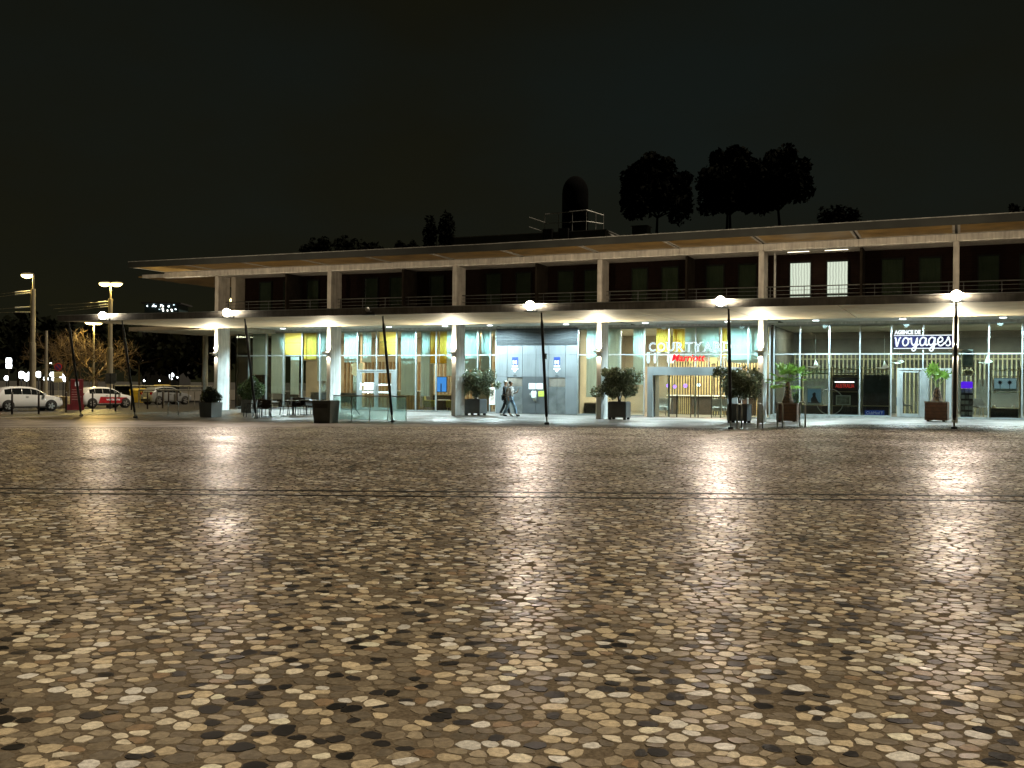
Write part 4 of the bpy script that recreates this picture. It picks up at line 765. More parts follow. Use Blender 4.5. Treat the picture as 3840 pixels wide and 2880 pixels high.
# cars -------------------------------------------------------------
TYRE = mat('tyre', (.015, .015, .015), .8); RIM = mat('alloy_rim', (.45, .45, .45), .35, metal=.8); TINT = mat('car_glass', (.012, .014, .015), .08, spec=.8); LENSR = mat('tail_lens', (.25, .01, .01), .25); LITR = glow('tail_lit', (1, .06, .03), 5.0); HEADL = mat('head_lens', (.5, .5, .5), .15); TRIM = mat('black_trim', (.02, .02, .02), .6)
def car(lab, loc, rz, paint, L=4.1, Hh=1.5, Wd=1.74, brake=False, group='cars on the road at the left'):
    t = thing('parked_car', lab, 'car', loc, rz, group); kx = L / 4.1; kz = Hh / 1.52; hw = Wd / 2
    st = [(0.0, .62, .62, .80), (.05, .80, .80, .92), (.14, 1.0, .95, .97), (.28, 1.18, .97, .985), (.52, 1.42, .98, 1), (.95, 1.50, .98, 1), (1.55, 1.52, .97, 1), (2.1, 1.49, .955, 1), (2.45, 1.40, .945, 1), (2.8, 1.19, .935, 1), (3.08, 1.0, .925, .995), (3.45, .92, .88, .98), (3.8, .83, .80, .93), (4.0, .70, .68, .83), (4.1, .52, .50, .66)]
    rings = []
    for xs_, zt, zbelt, kw in st:
        w = hw * kw; zt *= kz; zbelt *= kz; z0 = .20 + (.12 if xs_ < .1 or xs_ > 3.95 else 0); cab = max(0, (zt - zbelt)); wr = w - .02 - .30 * cab / .55 * .75; zm = (z0 + zbelt) * .55
        half = [(w * .93, z0), (w, z0 + .12), (w * 1.0, zm), (w * .965, zbelt), (max(wr, .3) * 1.0, zt - .05 * (cab > .05) - .004), (max(wr - .14, .2), zt), ]
        rings.append([(xs_ * kx, -a, b) for a, b in half] + [(xs_ * kx, a, b) for a, b in reversed(half)])
    mb = MB().loft(rings); body = mb.build('body', paint, t, True)
    def P(i, j): return Vector(rings[i][j])
    def patch(name, quads, m, off, par=t):
        q_ = MB()
        for qd in quads:
            c = sum(qd, Vector()) / 4; n = (qd[1] - qd[0]).cross(qd[2] - qd[0]).normalized(); cc = Vector((L / 2, 0, .7)); n = n if n.dot(c - cc) > 0 else -n
            q_.add([tuple(c + (v - c) * .97 + n * off) for v in qd], [(0, 1, 2, 3)])
        return q_.build(name, m, par)
    for (j0, j1) in ((3, 4), (8, 7)):
        for i0, i1 in ((4, 6), (6, 9)):
            patch('side_window', [(P(i, j0) * .9 + P(i, j1) * .1, P(i + 1, j0) * .9 + P(i + 1, j1) * .1, P(i + 1, j0) * .1 + P(i + 1, j1) * .9, P(i, j0) * .1 + P(i, j1) * .9) for i in range(i0, i1)], TINT, .006)
    patch('windscreen', [(P(i, 4), P(i + 1, 4), P(i + 1, 7), P(i, 7)) for i in (8, 9)], TINT, .012); patch('rear_window', [(P(i, 4), P(i + 1, 4), P(i + 1, 7), P(i, 7)) for i in (2, 3)], TINT, .014)
    for sy in (-1, 1):
        B('tail_light', LITR if brake else LENSR, t, -.005, .16 * kx, sy * hw * .80 - .09, sy * hw * .80 + .09, .84 * kz, 1.02 * kz); B('headlight', HEADL, t, 3.72 * kx, 3.97 * kx, sy * hw * .74 - .12, sy * hw * .74 + .12, .66 * kz, .78 * kz)
        B('mirror', paint, t, 2.78 * kx, 2.92 * kx, sy * (hw + .02) - .08, sy * (hw + .02) + .08, .98 * kz, 1.1 * kz); B('sill', TRIM, t, .9 * kx, 3.2 * kx, sy * (hw - .03) - .02, sy * (hw - .03) + .03, .2, .29)
        B('door_handle', TRIM, t, 1.75 * kx, 1.92 * kx, sy * hw * .985 - .012, sy * hw * .985 + .012, .86 * kz, .89 * kz)
        for wx in (.72 * kx, 3.28 * kx):
            MB().lathe([(.37, -.1), (.37, .1)], 22).build('wheel_arch', TRIM, t).matrix_local = Matrix.Translation((wx, sy * (hw - .095), .34)) @ Matrix.Rotation(PI / 2, 4, 'X')
            wl = MB().lathe([(.2, -.1), (.3, -.11), (.315, -.06), (.315, .06), (.3, .11), (.2, .1)], 24).build('wheel', TYRE, t, True); wl.matrix_local = Matrix.Translation((wx, sy * (hw - .06), .315)) @ Matrix.Rotation(PI / 2 * -sy, 4, 'X')
            rm = MB()
            for k in range(5):
                a = 2 * PI * k / 5; d = Vector((math.cos(a), math.sin(a), 0)); s_ = Vector((-d.y, d.x, 0)); rm.loft([[tuple(d * .03 + s_ * .04 + UP * .108), tuple(d * .03 - s_ * .04 + UP * .108), tuple(d * .03 - s_ * .04 + UP * .085), tuple(d * .03 + s_ * .04 + UP * .085)], [tuple(d * .2 + s_ * .055 + UP * .108), tuple(d * .2 - s_ * .055 + UP * .108), tuple(d * .2 - s_ * .055 + UP * .085), tuple(d * .2 + s_ * .055 + UP * .085)]])
            rm.lathe([(.195, .095), (.215, .1), (.215, .08)], 24); rm.build('rim', RIM, wl)
    B('bumper', TRIM, t, -.02, .1, -hw * .72, hw * .72, .3, .46); B('number_plate', WHITE, t, -.026, -.0205, -.26, .26, .5, .6)
    return t
WCAR = mat('white_car_paint', (.78, .80, .82), .25, coat=.6, noise=(1, .03)); SCAR = mat('silver_car_paint', (.34, .36, .38), .28, metal=.5, coat=.5, noise=(1, .04)); DCAR = mat('dark_car_paint', (.03, .03, .03), .25, coat=.5)
def place(pr, pf):   # road contact points of the two near-side wheels
    a, b = at(*pr), at(*pf); return a, b, math.atan2(b.y - a.y, b.x - a.x)
def put_car(lab, px_c, py, rz, paint, **k):
    c = at(px_c, py); L_ = k.get('L', 4.1); hw = k.get('Wd', 1.74) / 2; d = Vector((math.cos(rz), math.sin(rz), 0)); nrm = Vector((-d.y, d.x, 0)); o = c - d * L_ / 2 + nrm * hw; return car(lab, (o.x, o.y, c.z - .02), rz, paint, **k)
HD = math.radians(70)
c1 = put_car('white hatchback with lit tail lamps at the far left', 116, 1540, math.radians(67), WCAR, L=4.15, Hh=1.55, brake=True)
lamp('POINT', 'brake_glow', (-.35, -.55, .9), 14, (1, .05, .03), c1, .08)
c2 = put_car('white hatchback with a red stripe along its doors', 412, 1528, math.radians(72), WCAR, L=4.0, Hh=1.5)
STRP = mat('red_stripe', (.45, .015, .025), .35); MB().add([(1.15, -.879, .34), (3.35, -.878, .34), (3.3, -.872, .74), (1.75, -.869, .78), (1.3, -.868, .80)], [(0, 1, 2, 3, 4)]).build('door_stripe', STRP, c2); text('door_lettering', 'verisure', WTX, c2, .2, (1.72, -.884, .52), width=1.05, height=.17, extrude=.002, bold=.004)
c3 = put_car('silver car parked farthest right near the first column', 648, 1516, math.radians(76), SCAR, L=4.0, Hh=1.5)
c4 = put_car('dark car half hidden behind the car with the red stripe', 480, 1503, math.radians(74), DCAR, L=4.0, Hh=1.5)
bq = thing('roof_bundle', 'yellow wrapped bundle on the roof of the silver car', 'bundle', c3.matrix_basis @ Vector((1.5, -.1, 1.46)), HD); MB().loft([[(x_, y_ * s_, z_ * s2) for y_, z_ in ((-.45, 0.02), (.45, 0.02), (.38, .16), (-.38, .16))] for x_, s_, s2 in ((-.75, .5, .6), (-.5, 1, 1), (.4, 1, 1.2), (.75, .6, .5))]).build('cover', mat('yellow_tarp', (.5, .36, .06), .6, noise=(4, .2)), bq); 
bq.matrix_basis = Matrix.Translation(bq.location) @ Matrix.Rotation(HD, 4, 'Z')
# signs and totem
def rect_post(p, h, r=.03, m=GALV, par=None): return MB().tube([(0, 0, -.1), (0, 0, h)], r, 8).build('post', m, par)
p = at(218, 1512); t = thing('no_parking_sign', 'round blue and red no-parking sign over white plates', 'road sign', p, YAW); rect_post(p, 3.35, .03, GALV, t)
FS = Vector((0, -1, 0)); pur = mat('sign_disc_blue', (.05, .03, .22), .5); redr = mat('sign_ring_red', (.42, .03, .03), .5)
MB().tube([(0, -.04, 3.02), (0, -.055, 3.02)], .33, 26).build('red_ring', redr, t); MB().tube([(0, -.058, 3.02), (0, -.064, 3.02)], .26, 26).build('blue_disc', pur, t); MB().add([(-.2, -.068, 3.17), (-.15, -.068, 3.22), (.2, -.068, 2.87), (.15, -.068, 2.82)], [(0, 1, 2, 3)]).build('slash', redr, t)
for z0, z1 in ((2.2, 2.62), (1.75, 2.12)):
    pl = B('plate', WHITE, t, -.38, .38, -.055, -.035, z0, z1)
    for k in range(3): B('text_line', SGREY, pl, -.3, .28 - .1 * k, -.0575, -.0552, z0 + .08 + .1 * k, z0 + .11 + .1 * k)
p = at(287, 1535); t = thing('totem_sign', 'tall red information totem between the white cars', 'totem', p, YAW + .5); REDT = mat('totem_red', (.16, .014, .018), .45, noise=(2, .15)); MB().bbox(-.40, .40, -.15, .15, .0, 2.02, .02).build('body', REDT, t)
B('base', REDT, t, -.62, .45, -.2, .2, -.1, .35); B('logo', WTX, t, -.12, .12, -.156, -.151, 1.55, 1.85)
for k in range(5): B('text_line', mat('totem_text', (.5, .32, .3), .5), t, -.32, .3 - .12 * (k % 3), -.156, -.151, 1.3 - .16 * k, 1.33 - .16 * k)
p = at(413, 1538); t = thing('sign_post', 'slim post with a small grey sign plate seen from behind', 'road sign', p, YAW); rect_post(p, 2.42, .035, BLACKM, t); B('plate', GALV, t, -.36, .36, .035, .055, 1.72, 2.42)
p = at(520, 1513); t = thing('wheelie_bin', 'yellow-lidded recycling bin behind the car with the red stripe', 'bin', p, YAW); YB = mat('bin_yellow', (.48, .36, .06), .5, noise=(3, .15)); MB().loft([[(-.5, -.4, .08), (.5, -.4, .08), (.5, .4, .08), (-.5, .4, .08)], [(-.6, -.5, 1.1), (.6, -.5, 1.1), (.6, .5, 1.1), (-.6, .5, 1.1)]]).build('tub', YB, t); MB().loft([[(-.64, -.54, 1.105), (.64, -.54, 1.105), (.64, .54, 1.105), (-.64, .54, 1.105)], [(-.55, -.4, 1.25), (.55, -.4, 1.25), (.55, .5, 1.3), (-.55, .5, 1.3)]]).build('lid', YB, t)
for sx in (-1, 1): MB().tube([(sx * .45 - .05, .3, .1), (sx * .45 + .05, .3, .1)], .1, 12).build('wheel', TYRE, t)
# street lamps on masts
SODC = (1, .72, .22); SOD = glow('street_lamp_lens', (1, .80, .30), 13); MASTM = mat('mast_paint', (.30, .27, .2), .5, noise=(2, .1))
def mast(px, dist, py_top, heads, lab, base=-.42, r0=.20, r1=.17, rtop=.06, py_step=None, pw=320, wires=()):
    top = atd(px, py_top, dist); h = top.z - base; t = thing('street_lamp', lab, 'street lamp', (top.x, top.y, base), 0, 'tall street lamps by the road'); hs = atd(px, py_step, dist).z - base if py_step else h * .8
    MB().lathe([(r0, 0), (r1, hs * .55), (r1 * .8, hs * .551), (r1 * .75, hs)], 14).build('mast', MASTM, t); MB().lathe([(rtop, hs), (rtop, h)], 10).build('mast_top', MASTM, t)
    for dx in heads:
        c = R0 * dx + UP * h; MB().tube([UP * (h - .1), R0 * dx * .5 + UP * (h + .04), R0 * dx * .75 + UP * (h + .05)], .035, 8).build('arm', MASTM, t)
        w = .46; q = MB().loft([[tuple(c + R0 * (w * math.cos(a) * k) + fw0 * (.2 * math.sin(a) * k) + UP * z) for a in [2 * PI * i / 16 for i in range(16)]] for k, z in ((1, 0), (.95, .07), (.5, .12))]); hd = q.build('lamp_head', MASTM, t)
        MB().loft([[tuple(c + R0 * (w * .9 * math.cos(a) * k) + fw0 * (.18 * math.sin(a) * k) + UP * z) for a in [2 * PI * i / 16 for i in range(16)]] for k, z in ((.35, -.24), (.75, -.18), (1, -.08), (1, -.005))]).build('lens', SOD, hd)
        lamp('POINT', 'street_lamp_light', tuple(c - UP * .3), pw, SODC, t, .15)
    return t, h
t, h = mast(125, 71, 1030, (-.42,), 'tall mast street lamp with one lit head at the far left', py_step=1083, r0=.24, r1=.2)
m2, h2 = mast(415, 75, 1062, (-.42, .42), 'tall mast street lamp with two lit heads behind the red totem', py_step=1120, r0=.23, r1=.2, pw=380)
mast(862, 78, 1121, (-.22,), 'street lamp seen above the canopy beside the first column', r0=.1, r1=.08, rtop=.05, pw=200)
mast(352, 82, 1206, (-.3, .3), 'lamp post standing in the branches of the bare tree', r0=.1, r1=.09, rtop=.06, pw=750)
t = thing('lamp_post', 'plain grey post without a lamp behind the white car', 'post', atd(172, 1505, 68) * 1.0); t.location.z = -.42; MB().lathe([(.12, 0), (.1, 3.5), (.085, 5.2)], 12).build('shaft', MASTM, t)
# overhead wires tied to the masts
WIRE = mat('wire', (.2, .18, .12), .5, metal=.4)
for k, (pa, pb, d, lab) in enumerate((((118, 1090), (-120, 1112), 71, 'highest'), ((118, 1098), (-120, 1124), 71, 'second'), ((118, 1150), (-120, 1165), 71, 'third'), ((118, 1170), (-120, 1171), 71, 'lowest'))):
    a, b = atd(*pa, d), atd(*pb, d + 2); t = thing('overhead_wire', f'overhead tram wire at the far left mast, {lab} of four', 'wire', a, 0, 'overhead wires'); v = b - a; MB().tube([(0, 0, 0), v * .5 - UP * .03, v], .012, 5).build('cable', WIRE, t); MB().tube([v * .02, v * .25], .045, 7).build('insulator', WHITE, t)
for k, (pa, pb, lab) in enumerate((((409, 1130), (180, 1144), 'highest'), ((409, 1140), (200, 1158), 'middle'), ((409, 1148), (220, 1168), 'lowest'))):
    a, b = atd(*pa, 75), atd(*pb, 80); t = thing('overhead_wire', f'overhead tram wire tied to the two-headed lamp mast, {lab} of three', 'wire', a, 0, 'overhead wires'); v = b - a; MB().tube([(0, 0, 0), v * .5 - UP * .04, v], .010, 5).build('cable', WIRE, t); MB().tube([v * .02, v * .16], .045, 7).build('insulator', WHITE, t)
# globe lamps far beyond the road
GLB = glow('globe_lamp', (.92, .98, 1), 7)
gl = [(25, 1418, .28), (80, 1406, .42), (100, 1420, .27), (112, 1406, .36), (145, 1404, .36), (172, 1420, .28), (196, 1404, .3), (201, 1422, .2), (237, 1410, .4), (246, 1422, .3), (190, 1363, .12), (643, 1407, .28), (643, 1416, .24), (665, 1415, .09), (541, 1427, .12), (598, 1428, .1)]
GLAB = ['low globe lamp at the far left edge under the tall lantern', 'largest globe lamp left of the far left mast', 'low globe lamp just left of the far left mast', 'globe lamp touching the left side of the far left mast', 'globe lamp between the far left mast and the plain post', 'low globe lamp right beside the plain post', 'globe lamp just left of the no-parking sign', 'small low globe lamp left of the no-parking plates', 'large globe lamp right of the no-parking sign', 'low globe lamp right of the no-parking plates', 'tiny high lamp left of the no-parking disc', 'bright globe lamp above the silver car, upper of two', 'bright globe lamp above the silver car, lower of two', 'tiny lamp right of the bright pair above the silver car', 'tiny low lamp right of the two-headed mast', 'tiny low lamp above the back of the silver car']
for k, (px, py, r) in enumerate(gl):
    c = atd(px, py, 118); t = thing('globe_lamp', 'distant ' + GLAB[k], 'globe lamp', (c.x, c.y, -.4), 0, 'distant globe lamps'); hh = c.z + .4
    MB().lathe([(.06, 0), (.05, max(.3, hh - r))], 8).build('post', BLACKM, t); MB().lathe([(.02, hh - r)] + [(r * math.sin(a), hh - r * math.cos(a)) for a in [PI * i / 8 for i in range(1, 8)]] + [(.02, hh + r)], 14).build('globe', GLB, t, True)
for k, (px, py) in enumerate(((33, 1352), (33, 1370))):
    c = atd(px, py, 90); t = thing('lantern', ['tall white lantern at the far left, upper globe', 'tall white lantern at the far left, lower globe'][k], 'lantern', (c.x + .0, c.y + k * .01, -.4)); hh = c.z + .4; MB().lathe([(.22, hh - .25), (.25, hh), (.2, hh + .22)], 12).build('globe', GLB, t, True); MB().lathe([(.05, 0), (.05, hh - .26)], 8).build('post', BLACKM, t)
# bare tree lit by the lamp in its branches, dark trees, far lit building
TWIG = mat('lit_bare_twigs', (.10, .065, .026), .7, noise=(3, .2))
def bare_tree(p, h, seed, lab):
    t = thing('bare_tree', lab, 'tree', p, 0, 'trees beyond the road'); r = random.Random(seed); br = MB(); tk = MB()
    tk.tube([(0, 0, -.2), (.05, 0, h * .15), (.0, .05, h * .32)], [.24, .18, .15], 9); tk.build('trunk', BARK, t)
    def grow(a, d, L, rad, lev):
        e = a + d * L; mid = (a + e) / 2 + Vector((r.uniform(-1, 1), r.uniform(-1, 1), r.uniform(-.5, 1))) * L * .08; br.tube([a, mid, e], [rad, rad * .8, rad * .6], 5 if lev < 2 else 4, lev < 1)
        if lev >= 5: return
        for k in range(3 if lev < 4 else 2):
            q = Vector((r.gauss(0, 1), r.gauss(0, 1), r.gauss(.15, .8))).normalized(); grow(e if k else mid, (d * .75 + q * .75).normalized(), L * r.uniform(.62, .85), rad * .6, lev + 1)
    for k in range(5): a = 2 * PI * k / 5 + r.random(); grow(Vector((0, .02, h * .3)), Vector((math.cos(a) * .7, math.sin(a) * .7, .75)).normalized(), h * .22, .09, 0)
    br.build('branches', TWIG, t)
    return t
p = atd(355, 1480, 82.5); bare_tree((p.x, p.y, -.4), 7.2, 5, 'bare branching tree lit orange by a lamp under the canopy end')
p = atd(250, 1480, 90); bare_tree((p.x, p.y, -.4), 7.0, 9, 'bare tree in half shadow left of the lit one')
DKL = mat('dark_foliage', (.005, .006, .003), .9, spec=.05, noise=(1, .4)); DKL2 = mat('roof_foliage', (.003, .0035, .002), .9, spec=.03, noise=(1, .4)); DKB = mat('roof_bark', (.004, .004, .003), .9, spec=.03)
def tree(nm, lab, p, h, cw, seed, n=1500, size=.28, leaf=DKL, bark=BARK, crown_z=.55, grp='trees beyond the road', stems=1):
    t = thing(nm, lab, 'tree', p, 0, grp); r = random.Random(seed); mb = MB(); tips = []
    for s_ in range(stems):
        o = Vector((r.uniform(-.25, .25) * (stems > 1), 0, 0)); top = o + Vector((r.uniform(-.2, .2), 0, h * crown_z)); mb.tube([o - UP * .2, (o + top) / 2 + Vector((r.uniform(-.08, .08), 0, 0)), top], [.1 + h * .008, .09, .06], 8)
        for k in range(6): a = 2 * PI * k / 6 + r.random(); e = top + Vector((math.cos(a) * cw * .32, math.sin(a) * cw * .32, h * r.uniform(.05, .3))); mb.tube([top, (top + e) / 2 + UP * .05, e], [.05, .035, .02], 5); tips.append(e)
    mb.build('trunk', bark, t); cz = h * (1 + crown_z) / 2; rz_ = h * (1 - crown_z) / 2
    bl_ = [(e.x, e.y, e.z, cw * .2, 1) for e in tips] + [(0, 0, cz, (cw * .36, cw * .36, rz_ * .8), 6)]
    for k in range(16): a = r.uniform(0, 2 * PI); b = r.uniform(-.9, 1.3); bl_.append((cw * .38 * math.cos(a) * math.cos(b), cw * .38 * math.sin(a) * math.cos(b), cz + rz_ * .72 * math.sin(b), cw * r.uniform(.09, .17), .8))
    leaves(n, bl_, size, seed, aspect=.6).build('crown', leaf, t); return t
for k, (px, d, h, w) in enumerate(((-40, 95, 7, 8), (70, 100, 8, 9), (160, 98, 7, 8), (300, 105, 8, 9), (520, 96, 6.5, 9), (640, 100, 6, 8), (760, 96, 6.5, 9))):
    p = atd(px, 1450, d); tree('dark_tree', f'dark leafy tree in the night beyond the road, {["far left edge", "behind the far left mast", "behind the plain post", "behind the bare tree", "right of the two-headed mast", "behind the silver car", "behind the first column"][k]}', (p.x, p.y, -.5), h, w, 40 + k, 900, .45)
for k, (a, b, py, lab) in enumerate(((430, 800, 1446, 'far'), (520, 800, 1462, 'near'))):
    pa, pb = atd(a, py, 80 - 6 * k), atd(b, py, 80 - 6 * k); t = thing('guard_rail', f'grey guard rail beyond the parked cars, {lab} of the two', 'railing', (pa.x, pa.y, -.42), 0, 'guard rails'); v = pb - pa; v.z = 0; hh = pa.z + .42; MB().tube([UP * hh, v + UP * hh], .05, 8).build('rail', GALV, t)
    for i in range(5): q = v * (i / 4); MB().tube([q, q + UP * hh], .03, 6).build('post', GALV, t)
p = atd(200, 1478, 73); t = thing('stone_block', 'pale concrete block behind the bonnet of the white car', 'block', (p.x, p.y, -.42), YAW); MB().bbox(-.5, .5, -.4, .4, 0, .85, .03).build('block', CONC, t); MB().bbox(.55, 1.2, -.4, .4, 0, .8, .03).build('end_block', mat('block_yellowed', (.4, .32, .18), .7, noise=(3, .3)), t)
# far building with lit top floor
p = atd(600, 1185, 190); t = thing('far_building', 'distant dark building with one brightly lit glass floor above the canopy', 'building', (p.x, p.y, -.5), YAW + .05); FB = mat('far_wall', (.03, .03, .03), .7); zt = p.z + .5
B('wall', FB, t, -3.2, 3.6, 0, 8, 0, zt - .1); B('roof', FB, t, -3.4, 3.8, -.2, 8, zt + 2.25, zt + 2.5); B('glazed_floor', mat('far_glazing', (.05, .08, .09), .3), t, -2.9, 3.3, .3, 7, zt - .09, zt + 2.24)
rw = random.Random(3)
for k in range(26):
    x_, z_ = rw.uniform(-2.8, 3.0), zt + rw.choice((.12, .25, .9, 1.2, 1.7, 2.0)); w_ = rw.uniform(.08, .3); B('lit_window', glow('far_lit%d' % (k % 3), [(.9, 1, 1), (1, .97, .85), (.7, .9, .95)][k % 3], [7, 6, 2][k % 3]), t, x_, x_ + w_, .2, .29, z_, z_ + rw.uniform(.08, .3))
# the roof climbs a little towards the right
def lift_roof(o):
    bm = bmesh.new(); bm.from_mesh(o.data); bmesh.ops.bisect_plane(bm, geom=bm.verts[:] + bm.edges[:] + bm.faces[:], plane_co=(-12, 0, 0), plane_no=(1, 0, 0))
    for v in bm.verts:
        if v.co.z > 7.2 and v.co.x > -12: v.co.z += .0085 * (v.co.x + 12)
    bm.to_mesh(o.data); bm.free()
for o in list(bld.children_recursive):
    if o.type == 'MESH' and o.name.split('.')[0] in ('roof_slab', 'roof_fascia', 'roof_edge_trim', 'soffit_frame', 'timber_panel', 'beam', 'balcony_ceiling', 'roof_deck', 'upper_column', 'ceiling_light_strip', 'partition', 'upper_wall', 'drainpipe'): lift_roof(o)
# ================================================================== ROOFTOP
def ry(px, py, y=10.0): return aty(px, py, y)
for k, (pxl, pxr, pyt, pyb, st, tx__, lab) in enumerate(((2332, 2600, 575, 830, 1, 2480, 'round-headed rooftop tree left of the big pair'), (2605, 2860, 545, 830, 2, 2725, 'broad rooftop tree with a split trunk, tallest of all'), (2800, 3042, 560, 820, 1, 2885, 'rooftop tree right of the split-trunk one'))):
    a, b, tp, lo = ry(pxl, 700), ry(pxr, 700), ry(2600, pyt), ry(2600, pyb); h = tp.z - 7.8
    x_ = ry(tx__, 840).x; cx = (a.x + b.x) / 2
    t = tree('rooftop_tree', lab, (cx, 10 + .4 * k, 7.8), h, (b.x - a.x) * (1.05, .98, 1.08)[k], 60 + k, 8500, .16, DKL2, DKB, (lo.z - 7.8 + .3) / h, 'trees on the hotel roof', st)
for k, (pxl, pxr, pyt, lab) in enumerate(((3055, 3240, 750, 'low rounded rooftop bush right of the trees'), (3770, 3900, 752, 'rooftop bush at the right edge'), (1135, 1240, 862, 'low rooftop bush at the left, beside a wider one'), (1230, 1450, 880, 'wide low rooftop bush at the left'), (1480, 1570, 890, 'small rooftop bush left of the feathery shrub'), (1570, 1720, 785, 'tall feathery rooftop shrub left of the plant room'))):
    a, b, tp = ry(pxl, 900), ry(pxr, 900), ry((pxl + pxr) / 2, pyt); h = tp.z - 7.8; w = b.x - a.x; t = thing('rooftop_bush', lab, 'bush', ((a.x + b.x) / 2, 10, 7.8), 0, 'bushes on the hotel roof'); r = random.Random(k)
    mb = MB()
    for q in range(6): an = q * 1.1; mb.tube([(0, 0, -.1), (.1 * w * math.cos(an), .1 * w * math.sin(an), h * .4), (.3 * w * math.cos(an), .2 * w * math.sin(an), h * .75)], [.05, .03, .012], 5)
    mb.build('stems', DKB, t); bl_ = [(r.uniform(-.32, .32) * w, r.uniform(-.2, .2) * w, h * r.uniform(.35, .78), (w * r.uniform(.12, .2), w * .18, h * .2), 1) for _ in range(12)]
    if k == 5: bl_ = [(-.22 * w, 0, h * .62, (w * .16, w * .16, h * .32), 1), (.2 * w, 0, h * .62, (w * .2, w * .2, h * .36), 1.4), (.05 * w, 0, h * .25, (w * .45, w * .3, h * .22), 1)]
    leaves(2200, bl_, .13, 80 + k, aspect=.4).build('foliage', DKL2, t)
p0, p1 = ry(1672, 895), ry(2270, 862); t = thing('plant_room', 'long low pale plant room on the hotel roof', 'roof structure', (p0.x, 10, 7.8)); Lp = p1.x - p0.x; zt = (p0.z + p1.z) / 2 - 7.8
PRM = mat('plant_room_wall', (.09, .085, .065), .8, noise=(1, .12)); B('wall', PRM, t, 0, Lp, .0, 4, 0, zt); B('coping', GALV, t, -.03, Lp + .03, -.03, 4.03, zt + .001, zt + .05)
for px in (2058, 2118): x_ = ry(px, 880).x - p0.x; B('vent', BLACKM, t, x_ - .28, x_ + .28, -.25, -.003, zt - .75, zt + .2)
MB().loft([[(Lp + .04, .2, 0), (Lp + .9, .2, 0), (Lp + .9, 1.5, 0), (Lp + .04, 1.5, 0)], [(Lp + .04, .2, zt * .95), (Lp + .1, .2, zt * .95), (Lp + .1, 1.5, zt * .95), (Lp + .04, 1.5, zt * .95)]]).build('duct', GALV, t)
a, b, tp = ry(2088, 700), ry(2182, 700), ry(2135, 648); rr = (b.x - a.x) / 2; t = thing('flue_tower', 'tall black round-topped flue behind the rooftop railing', 'chimney', ((a.x + b.x) / 2, 11, 7.8 + zt)); hh = tp.z - 7.8 - zt
MB().lathe([(rr, -.0), (rr, hh * .55)] + [(rr * math.cos(q), hh * .7 + hh * .3 * math.sin(q)) for q in [PI / 2 * i / 7 for i in range(7)]] + [(.05, hh)], 24).build('shaft', mat('flue_black', (.003, .003, .003), .9, spec=.02), t, True)
a, b = ry(2038, 800), ry(2240, 800); t = thing('roof_railing', 'thin steel railing on the plant room in front of the flue', 'railing', (a.x, 10.2, 7.8 + zt + .05)); hr = ry(2100, 798).z - 7.8 - zt - .05; w = b.x - a.x
MB().tube([(0, 0, hr), (w * .78, 0, hr + .1), (w, .9, hr - .1)], .028, 6).build('handrail', GALV, t); MB().tube([(0, 0, hr * .5), (w * .78, 0, hr * .5), (w, .9, hr * .45)], .02, 6).build('mid_rail', GALV, t)
for f in (0, .26, .52, .78, .9, 1.0): MB().tube([(w * f, max(0, (f - .78) / .22 * .9), 0), (w * f, max(0, (f - .78) / .22 * .9), hr)], .022, 6).build('post', GALV, t)
a = ry(1985, 815); t = thing('roof_ladder_rail', 'short sloping rails left of the flue railing', 'railing', (a.x, 10, a.z)); e_ = ry(2045, 835) - a; MB().tube([(0, 0, 0), tuple(e_)], .025, 6).build('upper_rail', GALV, t); MB().tube([(0, 0, -.55), (e_.x, 0, e_.z - .55)], .025, 6).build('lower_rail', GALV, t)
a, b = ry(2370, 870), ry(2425, 848); t = thing('roof_vent', 'small dark square vent on the roof left of the first tree', 'vent', ((a.x + b.x) / 2, 10, 7.8)); B('box', BLACKM, t, -(b.x - a.x) / 2, (b.x - a.x) / 2, 0, .8, 0, b.z - 7.8); B('cap', BLACKM, t, -(b.x - a.x) / 2 - .06, (b.x - a.x) / 2 + .06, -.06, .86, b.z - 7.799, b.z - 7.74)
# ================================================================== INSIDE THE BAR, LOBBY, AGENCY
ARM = mat('mustard_fabric', (.30, .27, .05), .8, noise=(20, .15)); DKW = mat('dark_wood', (.06, .035, .02), .5, noise=(3, .2))
def armchair(p, rz, lab):
    t = thing('armchair', lab, 'armchair', p, rz, 'mustard armchairs in the bar'); MB().bbox(-.33, .33, -.32, .32, .22, .45, .04).build('seat', ARM, t); MB().loft([[(-.33, .22, .3), (.33, .22, .3), (.33, .36, .3), (-.33, .36, .3)], [(-.30, .32, .92), (.30, .32, .92), (.30, .42, .92), (-.30, .42, .92)]]).build('backrest', ARM, t)
    for sx in (-1, 1):
        MB().bbox(sx * .36 - .05, sx * .36 + .05, -.3, .34, .25, .62, .02).build('arm', ARM, t)
        for sy in (-1, 1): MB().tube([(sx * .26, sy * .24, .22), (sx * .29, sy * .27, .014)], .018, 6).build('leg', OAK, t)
x_ = xat(1620, 6.7); armchair((x_ - .1, 6.7, 0), 1.9, 'mustard armchair behind the glass left of the low round table'); armchair((xat(1700, 6.9), 6.9, 0), -1.4, 'mustard armchair behind the glass right of the low round table')
t = thing('side_table', 'white round side table between the mustard armchairs', 'table', (xat(1664, 6.8), 6.8, .012)); MB().lathe([(.36, .60), (.36, .63)], 22).build('top', WHITE, t); MB().lathe([(.03, .02), (.03, .6)], 10).build('leg', BLACKM, t); MB().lathe([(.2, .0), (.2, .02)], 18).build('base', BLACKM, t)
